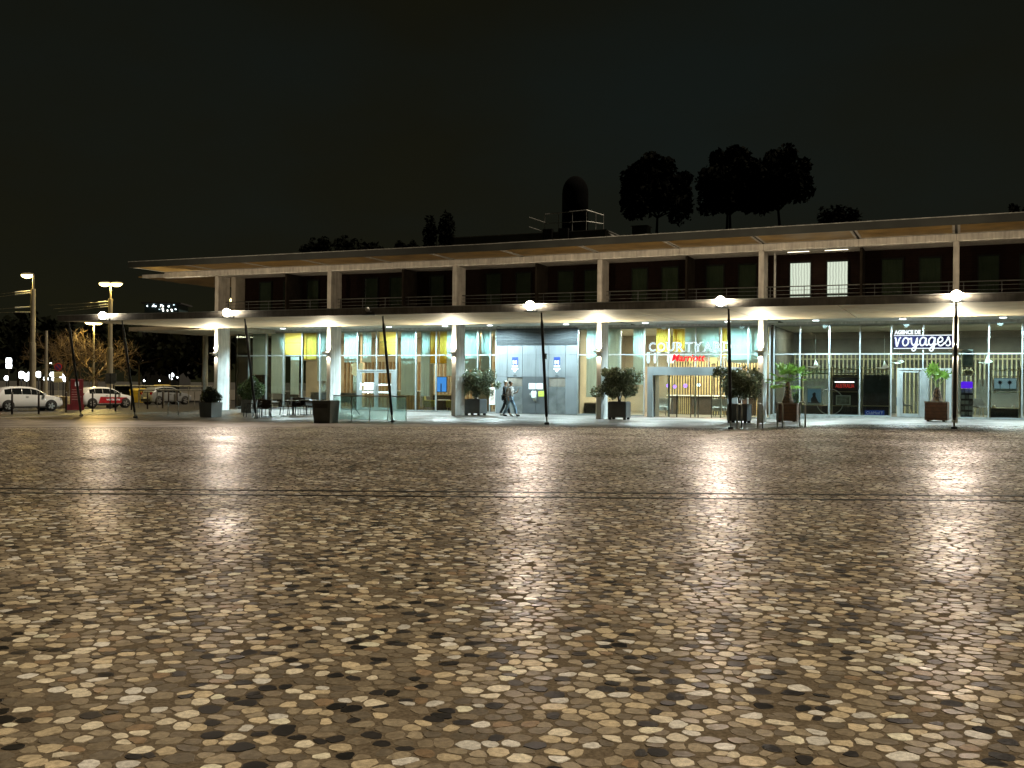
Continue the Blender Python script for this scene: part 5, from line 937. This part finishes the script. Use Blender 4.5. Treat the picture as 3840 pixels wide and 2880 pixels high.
t = thing('television', 'glowing blue screen on a shelf in the bar', 'television', (xat(1655, 7.6), 7.6, 1.05)); B('casing', BLACKM, t, -.36, .36, 0, .06, 0, .9); B('screen', glow('tv_blue', (.10, .38, 1), .9), t, -.32, .32, -.004, -.001, .04, .86); B('screen_bar', BLACKM, t, -.05, .02, -.008, -.005, .05, .5)
t = thing('bar_sideboard', 'pale sideboard under the blue screen in the bar', 'sideboard', (xat(1680, 7.9), 7.9, .012)); B('top', OAK, t, -.9, .9, -.25, .25, .86, .92); B('body', DKW, t, -.86, .86, -.22, .22, 0, .858)
def pendant(p, lab, col=(1, .9, .6), s=9, r=.13, L=.9):
    t = thing('pendant_lamp', lab, 'lamp', p, 0, 'lamps inside the hotel'); MB().tube([(0, 0, r), (0, 0, r + L)], .008, 5).build('cord', BLACKM, t); MB().lathe([(.02, -r)] + [(r * math.sin(a), -r * math.cos(a)) for a in [PI * i / 7 for i in range(1, 7)]] + [(.02, r)], 14).build('shade', glow('pendant_%d' % int(s), col, s), t, True)
pendant((xat(1380, 7.5), 7.5, 1.0), 'small warm table-height lamp left of the bar doors', L=.02, r=.07); pendant((xat(975, 7.4), 7.4, .95), 'small white lamp seen above the green shrub', (.95, 1, .95), 8, .08, .02)
for k, px in enumerate((1330, 1352)): 
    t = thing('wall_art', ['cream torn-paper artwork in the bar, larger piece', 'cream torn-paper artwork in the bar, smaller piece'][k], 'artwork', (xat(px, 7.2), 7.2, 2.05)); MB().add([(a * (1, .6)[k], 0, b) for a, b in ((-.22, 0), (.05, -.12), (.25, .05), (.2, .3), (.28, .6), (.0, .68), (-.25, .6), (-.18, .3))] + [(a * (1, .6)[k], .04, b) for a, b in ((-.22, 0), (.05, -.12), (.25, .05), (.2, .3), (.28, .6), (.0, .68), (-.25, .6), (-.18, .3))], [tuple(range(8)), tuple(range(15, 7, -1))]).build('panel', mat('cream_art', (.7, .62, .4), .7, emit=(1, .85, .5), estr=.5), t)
def bistro(p, lab):
    t = thing('bar_bench', lab, 'bench', p, 0, 'dark benches in the bar'); B('seat', DKW, t, -.6, .6, -.25, .25, .38, .46); B('back', mat('bench_back', (.16, .14, .13), .7, noise=(5, .2)), t, -.6, .6, .2, .3, .462, .95)
    for sx in (-1, 1): B('leg', BLACKM, t, sx * .5 - .03, sx * .5 + .03, -.2, .2, .012, .378)
for px, lab in ((1080, 'grey bench inside the bar below the long blue blind'), (1300, 'grey bench inside the bar behind the second column'), (1190, 'grey bench inside the bar behind the right terrace table')): bistro((xat(px, 7.0), 7.0, 0), lab)
t = thing('bar_counter', 'timber-fronted counter low in the window right of the bar doors', 'counter', (xat(1545, 8.4), 8.4, .012)); B('body', DKW, t, -1.0, 1.0, 0, .6, 0, 1.05); B('top', WHITE, t, -1.05, 1.05, -.05, .65, 1.052, 1.1)
for k in range(10): B('board', OAK, t, -.98 + .2 * k, -.98 + .2 * k + .16, -.02, -.002, .02, 1.03)
# lobby desk and slatted wall
DW = 11.2
sw = thing('slat_wall', 'wooden slatted wall behind the reception desk', 'wall panel', (-4.4, DW + .8, .012)); B('backing', mat('slat_backing', (.05, .035, .025), .7), sw, -3.0, 2.4, .06, .1, 0, 2.9)
for k in range(36): B('slat', OAK, sw, -2.95 + .15 * k, -2.95 + .15 * k + .07, 0, .058, 0, 2.9)
dk = thing('reception_desk', 'long wooden reception desk with white top seen through the entrance', 'desk', (-4.6, DW - 1.2, .012)); B('body', DKW, dk, -2.2, 2.4, 0, .6, 0, .98); B('top', WHITE, dk, -2.25, 2.45, -.08, .66, .982, 1.04)
for a, b in ((-1.7, -.9), (.2, 1.2)):
    for k in range(7): B('slat', OAK, dk, a + (b - a) * k / 7, a + (b - a) * k / 7 + .05, -.03, -.002, .02, .96)
for k, (px, z, c, s, r) in enumerate(((2505, 1.55, (.25, .12, 1), 4, .09), (2530, 1.5, (.25, .12, 1), 4, .09), (2620, 1.6, (.75, .95, 1), 5, .09), (2570, 1.55, (.8, .95, 1), 4, .1))): pendant((xat(px, DW - 1), DW - 1, z), ['violet lamp over the desk, left', 'violet lamp over the desk, right', 'pale blue lamp over the right of the desk', 'pale blue lamp over the middle of the desk'][k], c, s, r, .4)
for k, (px, lab) in enumerate(((2482, 'grey tub armchair just inside the entrance, left'), (2700, 'grey tub armchair just inside the entrance, right'))):
    t = thing('tub_chair', lab, 'armchair', (xat(px, 7.3), 7.3, .012), 0, 'grey tub chairs in the lobby'); GR = mat('grey_fabric', (.26, .27, .26), .8, noise=(15, .15)); MB().bbox(-.3, .3, -.3, .3, .28, .5, .05).build('seat', GR, t); MB().loft([[(-.36, -.2, .3), (.36, -.2, .3), (.36, .36, .3), (-.36, .36, .3)], [(-.4, .05, .9), (.4, .05, .9), (.4, .42, .9), (-.4, .42, .9)]]).build('shell', GR, t)
    for sx in (-1, 1): MB().tube([(sx * .25, -.2, .28), (sx * .28, -.25, 0)], .015, 6).build('leg', BLACKM, t); MB().tube([(sx * .25, .2, .28), (sx * .28, .3, 0)], .015, 6).build('leg', BLACKM, t)
for k, (px, w, h) in enumerate(((2430, .1, .6), (2455, .08, .6), (2510, .15, .45), (2522, .08, .5), (2675, .2, .55), (2590, .12, .4))):
    c = [(.8, .95, 1), (.9, 1, 1), (1, .97, .85), (1, .97, .9), (1, .9, .35), (1, .85, .3)][k]; t = thing('lit_display', ['pale tall display light above the portal, far left', 'pale slim display light above the portal', 'cream display light above the portal, wider', 'cream display light above the portal, narrow', 'yellow display lamp above the portal, right', 'yellow display lamp above the portal, middle'][k], 'lamp', (xat(px, 9.5), 9.5, 2.75), 0, 'lamps inside the hotel'); MB().lathe([(w * .6, 0), (w, h * .3), (w * .8, h)], 12).build('shade', glow('disp_%d' % k, c, 1.6), t, True); MB().lathe([(.02, -2.73), (.02, 0)], 6).build('stand', BLACKM, t)
t = thing('lobby_screen', 'bright bluish screen behind the right olive tree', 'screen', (xat(2822, 6.6), 6.6, 1.7)); B('panel', glow('lobby_blue', (.45, .8, 1), 1.3), t, -.17, .17, -.006, -.001, .0, .45); B('casing', BLACKM, t, -.2, .2, 0, .06, -.03, .48)
t = thing('lobby_cabinet', 'low dark cabinet with pale frame left of the fourth column', 'cabinet', (xat(2205, 6.4), 6.4, .012)); B('frame', ROOMW, t, -.5, .5, 0, .4, 0, .62); B('recess', BLACKM, t, -.3, .42, -.01, -.001, .05, .55)
# travel agency window
WF = mat('pale_frame_wood', (.52, .44, .25), .5, noise=(3, .1)); DKP = mat('dark_display', (.018, .02, .02), .5, noise=(2, .3)); NAVB = mat('navy_board', (.010, .014, .022), .5, noise=(5, .4))
for k, (a, b, sh, lab) in enumerate(((.82, 2.08, (.69, 2.2), 'pale wooden window display frame holding the tall beach poster'), (2.16, 3.44, (.68, 1.34, 2.04), 'pale wooden window display frame with three shelves'), (3.52, 4.8, (.7, ), 'pale wooden window display frame around the dark board'), (8.94, 10.2, (.70, 1.40, 2.09, 2.38), 'pale wooden window display frame with the two-palms picture'))):
    t = thing('display_frame', lab, 'display frame', (a, 5.72, .245), 0, 'display frames in the agency window')
    for x0 in (0, b - a - .06): B('upright', WF, t, x0, x0 + .06, 0, .30, 0, 2.25)
    for z in sh: B('shelf', WF, t, .062, b - a - .062, 0, .30, z - .26, z - .225)
    if k < 3:
        B('lower_rail', WF, t, .062, b - a - .062, 0, .05, 1.93, 1.98); B('upper_rail', WF, t, -.04, b - a + .04, 0, .05, 2.13, 2.18)
        for q in range(13): B('slat', WF, t, .02 + q * (b - a - .06) / 12, .05 + q * (b - a - .06) / 12, .01, .04, 1.982, 2.128)
    B('back_board', NAVB if k == 2 else DKP, t, .07, b - a - .07, .31, .34, 0, .42 if k in (0, 3) else (1.9 if k == 2 else 1.9)) 
SKY = mat('poster_sky', (.10, .30, .55), .5, noise=(1.5, .3, (.55, .68, .75)), emit=(.2, .4, .6), estr=.12)
t = thing('beach_poster', 'framed tall poster with a dark figure against blue sky', 'poster', (1.09, 5.66, .71)); B('frame', WHITE, t, 0, .68, 0, .03, 0, .79); B('print', SKY, t, .04, .64, -.004, -.001, .07, .74); MB().add([(x_, -.008, z_) for x_, z_ in ((.2, .08), (.18, .28), (.27, .4), (.25, .52), (.34, .6), (.41, .55), (.4, .42), (.5, .2), (.58, .08))], [tuple(range(9))]).build('figure', BLACKM, t); B('caption', BLACKM, t, .04, .64, -.007, -.005, .07, .11)
t = thing('shelf_photo', 'white-framed wide photograph on the lower shelf of the second display', 'picture', (2.41, 5.66, .72)); B('frame', WHITE, t, 0, .66, 0, .03, 0, .46); B('print', mat('photo_print', (.12, .13, .1), .5, noise=(6, .6, (.45, .48, .42))), t, .05, .61, -.004, -.001, .05, .41)
t = thing('neon_word', 'red lettering under a white tube lamp in the second display', 'sign', (2.37, 5.80, 1.53)); text('lettering', 'AUSTRALIA', mat('red_letters', (.5, .03, .02), .5, emit=(1, .05, .03), estr=.5), t, .2, (0, 0, 0), width=.84, height=.19, extrude=.01); MB().tube([(-.03, -.02, .27), (.84, -.02, .27)], .018, 8).build('tube_lamp', glow('tube_white', (1, 1, .92), 5), t)
t = thing('hoop_ornament', 'large white hoop hanging in the first two agency displays', 'ornament', (2.14, 5.68, .86)); MB().tube([(.60 * math.cos(a), 0, .60 * math.sin(a)) for a in [2 * PI * i / 40 for i in range(41)]], .022, 7, False).build('ring', WHITE, t)
t = thing('palm_picture', 'wide pale-blue picture of two palms with black outlines', 'picture', (9.11, 5.66, 1.46)); B('frame', BLACKM, t, 0, .92, 0, .03, 0, .57); B('print', mat('palm_sky', (.40, .58, .66), .5, noise=(1, .08), emit=(.5, .72, .8), estr=.28), t, .02, .90, -.004, -.001, .02, .55); B('sand', mat('palm_sand', (.62, .66, .66), .5), t, .02, .90, -.006, -.0045, .02, .1)
for cx_ in (.26, .64):
    MB().box(cx_ - .012, cx_ + .012, -.010, -.007, .08, .36).build('palm_trunk', BLACKM, t); MB().add([(cx_ + a, -.012, .37 + b) for a, b in [(.12 * math.cos(q) * (1 if i % 2 else .5), .12 * math.sin(q) * (1 if i % 2 else .5)) for i, q in enumerate([2 * PI * j / 18 for j in range(18)])]], [tuple(range(18))]).build('palm_head', BLACKM, t)
t = thing('hanging_picture', 'grey framed picture hanging high right of the agency doors', 'picture', (7.82, 5.68, 2.5)); B('frame', WHITE, t, 0, .45, 0, .03, 0, .8); B('print', mat('grey_print', (.2, .25, .25), .5, noise=(5, .5, (.6, .65, .65))), t, .05, .40, -.004, -.001, .1, .68)
t = thing('flower_mobile', 'cream paper flower cluster above the violet box', 'ornament', (8.05, 5.78, 2.12)); leaves(260, [(-.1, 0, .12, .14, 1), (.12, 0, .14, .13, 1), (0, 0, .2, .12, 1)], .05, 5, aspect=.8).build('petals', mat('cream_paper', (.6, .58, .38), .7, trans=.3), t); MB().tube([(0, 0, -.3), (0, 0, .1)], .008, 5).build('stem', BLACKM, t)
t = thing('violet_box', 'violet glowing box on the brochure rack', 'light box', (8.02, 5.80, 1.56)); MB().bbox(-.24, .24, -.1, .12, 0, .3, .03).build('box', glow('violet', (.13, .02, .9), 1.0), t)
t = thing('brochure_rack', 'black brochure rack with pale leaflets right of the agency doors', 'rack', (8.02, 5.85, .245)); B('back', BLACKM, t, -.25, .25, .05, .1, 0, 1.28)
for k in range(5):
    sh = B('shelf', BLACKM, t, -.25, .25, -.1, .048, .08 + .25 * k, .10 + .25 * k)
    for j in range(3): B('leaflet', [PAPER, mat('leaflet_grey', (.3, .32, .32), .6, noise=(10, .3)), WHITE][(j + k) % 3], sh, -.22 + .16 * j, -.08 + .16 * j, -.05, -.04, .102 + .25 * k, .26 + .25 * k)
CH = mat('shell_grey', (.07, .08, .075), .6)
for k, (x_, y_, rz) in enumerate(((8.65, 7.2, .5), (5.3, 8.2, 2.4), (11.5, 7.4, 1))):
    t = thing('shell_chair', ['grey shell chair with wooden legs right of the brochure rack', 'grey shell chair deep inside behind the agency doors', 'grey shell chair at the right end of the agency'][k], 'chair', (x_, y_, .245), rz, 'shell chairs in the agency'); MB().loft([[(-.25, -.25, .44), (.25, -.25, .44), (.25, .25, .44), (-.25, .25, .44)], [(-.28, -.22, .5), (.28, -.22, .5), (.28, .28, .5), (-.28, .28, .5)]]).build('seat', CH, t); MB().loft([[(-.26, .2, .5), (.26, .2, .5), (.26, .27, .5), (-.26, .27, .5)], [(-.2, .3, .85), (.2, .3, .85), (.2, .34, .85), (-.2, .34, .85)]]).build('backrest', CH, t)
    for sx in (-1, 1):
        for sy in (-1, 1): MB().tube([(sx * .15, sy * .15, .44), (sx * .24, sy * .24, 0)], .016, 6).build('leg', OAK, t)
SWD = mat('screen_wood', (.26, .22, .12), .6, noise=(3, .15))
t = thing('slat_screen', 'light timber slat screen across the back of the agency', 'screen', (-.2, 10.6, .245)); 
for k in range(83): B('slat', SWD, t, k * .20, k * .20 + .06, 0, .06, .0 if 24 < k < 44 else 1.75, 3.0)
B('rail', SWD, t, 0, 16.6, -.03, -.002, 2.72, 2.78); B('upper_rail', SWD, t, 0, 16.6, -.03, -.002, 3.0, 3.06)
for k, (x_, z_, lab) in enumerate(((1.3, 2.55, 'white paper bird hanging in the first agency window'), (4.4, 2.5, 'white paper bird hanging left of the agency doors'), (5.05, 2.75, 'folded white paper bird above the agency doors'), (8.75, 2.75, 'white paper bird hanging in the window right of the agency doors'))):
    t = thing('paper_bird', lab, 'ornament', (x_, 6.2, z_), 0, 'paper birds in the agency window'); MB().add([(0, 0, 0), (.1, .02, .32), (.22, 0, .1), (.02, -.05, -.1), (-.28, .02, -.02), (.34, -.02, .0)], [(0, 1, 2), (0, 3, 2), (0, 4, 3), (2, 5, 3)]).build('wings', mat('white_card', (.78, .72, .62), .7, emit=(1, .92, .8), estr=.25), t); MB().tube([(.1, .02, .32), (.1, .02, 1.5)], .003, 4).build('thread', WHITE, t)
for k, (x_, lab) in enumerate(((9.15, 'white lidded jar on the display shelf by the two-palms picture'), (9.9, 'small white pot on the lower shelf below the two-palms picture'))): t = thing('shelf_pot', lab, 'pot', (x_, 5.85, .702 + .0)); MB().lathe([(.03, .0), (.05, .04), (.045, .1), (.02, .12)], 12).build('body', WHITE, t, True)
t = thing('agency_plant', 'leafy green plant inside the window right of the palm', 'plant', (.45, 6.1, .245)); MB().lathe([(.12, 0), (.16, .3)], 14).build('pot', WHITE, t); leaves(260, [(0, 0, .6, (.28, .28, .3), 1), (.05, 0, .85, .2, .6)], .11, 77, aspect=.5).build('leaves', LEAFP, t)
# ================================================================== PEOPLE
def skin(name, chain, m, par, sub=2, mats=None):
    """chain: list of (key, parent key, (x,y,z), r) - one connected figure grown over its joints"""
    keys = [c[0] for c in chain]; me = bpy.data.meshes.new(name); me.from_pydata([c[2] for c in chain], [(keys.index(c[1]), i) for i, c in enumerate(chain) if c[1]], [])
    o = bpy.data.objects.new(name, me); S.collection.objects.link(o); bpy.context.view_layer.objects.active = o
    md = o.modifiers.new('skin', 'SKIN'); md.use_smooth_shade = True
    for i, c in enumerate(chain): rd = c[3]; me.skin_vertices[0].data[i].radius = rd if isinstance(rd, tuple) else (rd, rd); me.skin_vertices[0].data[i].use_root = (i == 0)
    sd_ = o.modifiers.new('sub', 'SUBSURF'); sd_.levels = sub; sd_.render_levels = sub
    bpy.context.view_layer.update(); dg = bpy.context.evaluated_depsgraph_get(); m2 = bpy.data.meshes.new_from_object(o.evaluated_get(dg)); m2.name = name; bpy.data.objects.remove(o)
    m2.materials.clear(); m2.materials.append(m); o = bpy.data.objects.new(name, m2); S.collection.objects.link(o); o.parent = par; return o
SKN = mat('skin', (.42, .26, .18), .55, noise=(8, .08))
def person(lab, p, rz, h, top, legs, hair, shoes, s=1, hood=None):
    """walks along +x; s = which leg leads"""
    t = thing('person', lab, 'person', p, rz); k = h / 1.75
    def q(x, y, z): return (x * k, y * k, z * k)
    A = .16 * s
    hip = [('pel', None, q(0, 0, .95), .10 * k)]
    legL = lambda sd_, f: [('h%d' % sd_, 'pel', q(.0, .09 * sd_, .90), .085 * k), ('k%d' % sd_, 'h%d' % sd_, q(f * .9 + .06, .10 * sd_, .50), .06 * k), ('a%d' % sd_, 'k%d' % sd_, q(f * 1.9, .10 * sd_, .10), .042 * k)]
    feet = lambda sd_, f: [('f%d' % sd_, 'a%d' % sd_, q(f * 1.9 + .06, .10 * sd_, .045), .04 * k), ('t%d' % sd_, 'f%d' % sd_, q(f * 1.9 + .17, .10 * sd_, .035), .03 * k)]
    torso = [('w', 'pel', q(.01, 0, 1.10), (.11 * k, .14 * k)), ('c', 'w', q(.015, 0, 1.32), (.115 * k, .16 * k)), ('n', 'c', q(.02, 0, 1.47), .055 * k), ('hd0', 'n', q(.035, 0, 1.55), .06 * k), ('hd1', 'hd0', q(.045, 0, 1.64), (.095 * k, .078 * k)), ('hd2', 'hd1', q(.04, 0, 1.71), (.075 * k, .062 * k)), ('nose', 'hd1', q(.135, 0, 1.63), .014 * k)]
    def arm(sd_, f, bend):
        e = [('s%d' % sd_, 'c', q(.01, .185 * sd_, 1.40), .055 * k), ('e%d' % sd_, 's%d' % sd_, q(-f * .55 + .01, .215 * sd_, 1.13), .042 * k), ('wr%d' % sd_, 'e%d' % sd_, q(-f * .55 + bend, .19 * sd_, .92 if bend < .2 else 1.2), .03 * k), ('pm%d' % sd_, 'wr%d' % sd_, q(-f * .55 + bend + .03, .185 * sd_, .84 if bend < .2 else 1.26), .028 * k)]
        hx, hz = -f * .55 + bend + .04, (.76 if bend < .2 else 1.33)
        for i in range(4): e.append(('fg%d%d' % (sd_, i), 'pm%d' % sd_, q(hx + .012 * (i - 1.5), .185 * sd_ + .004 * i, hz - .012 * abs(i - 1.3)), .009 * k))
        e.append(('th%d' % sd_, 'wr%d' % sd_, q(hx + .035, .165 * sd_, (hz + .07)), .010 * k)); return e
    full = hip + torso + arm(-1, A, .06) + arm(1, -A, .22) + legL(1, A) + legL(-1, -A) + feet(1, A) + feet(-1, -A)
    skin('body', full, SKN, t)
    grow = lambda ch, d: [(a, b, c, tuple(v + d for v in r) if isinstance(r, tuple) else r + d) for a, b, c, r in ch]
    jk = [('pel', None, q(0, 0, .86), (.135 * k, .165 * k))] + grow([torso[0], torso[1], ('n', 'c', q(.02, 0, 1.45), .06 * k)], .025) + grow([c for c in arm(-1, A, .06) if c[0][0] in 'se' or c[0].startswith('wr')], .022) + grow([c for c in arm(1, -A, .22) if c[0][0] in 'se' or c[0].startswith('wr')], .022)
    skin('jacket', jk, top, t)
    skin('trousers', grow([('pel', None, q(0, 0, .93), .12 * k)] + legL(1, A) + legL(-1, -A), .022), legs, t)
    for sd_, f in ((1, A), (-1, -A)): skin('shoe', grow([('a', None, q(f * 1.9 - .02, .10 * sd_, .06), .04 * k), ('f', 'a', q(f * 1.9 + .08, .10 * sd_, .05), .04 * k), ('t', 'f', q(f * 1.9 + .19, .10 * sd_, .04), .03 * k)], .012), shoes, t)
    skin('hair', [('a', None, q(.0, 0, 1.57), (.07 * k, .075 * k)), ('b', 'a', q(.005, 0, 1.67), (.1 * k, .09 * k)), ('c', 'b', q(.04, 0, 1.745), (.085 * k, .072 * k))], hair, t)
    for sd_ in (-1, 1): MB().lathe([(.001, -.012), (.011, 0), (.001, .012)], 8).build('eye', BLACKM, t, loc=q(.125, .032 * sd_, 1.655))
    return t
PRINT = mat('patterned_shirt', (.80, .76, .74), .8, noise=(13, .5, (.10, .08, .08))); JEAN = mat('blue_jeans', (.22, .34, .48), .8, noise=(6, .25)); BLK = mat('black_coat', (.012, .012, .013), .8, noise=(4, .3)); HAIRD = mat('dark_hair', (.015, .011, .009), .6); SHB = mat('dark_shoe', (.015, .015, .016), .6); CAPW = mat('white_cap', (.72, .72, .68), .7)
pp = at(1912, 1561); h_ = 1.72
person('person walking right in a patterned shirt and blue jeans by the left lift', pp, .0, h_, PRINT, JEAN, HAIRD, SHB, 1)
pp2 = at(1884, 1559) + Vector((0, .3, 0)); person('person in a black coat and white cap half hidden behind the walker in jeans', pp2, .0, 1.74, BLK, BLK, CAPW, mat('white_shoe', (.6, .6, .58), .6), -1)
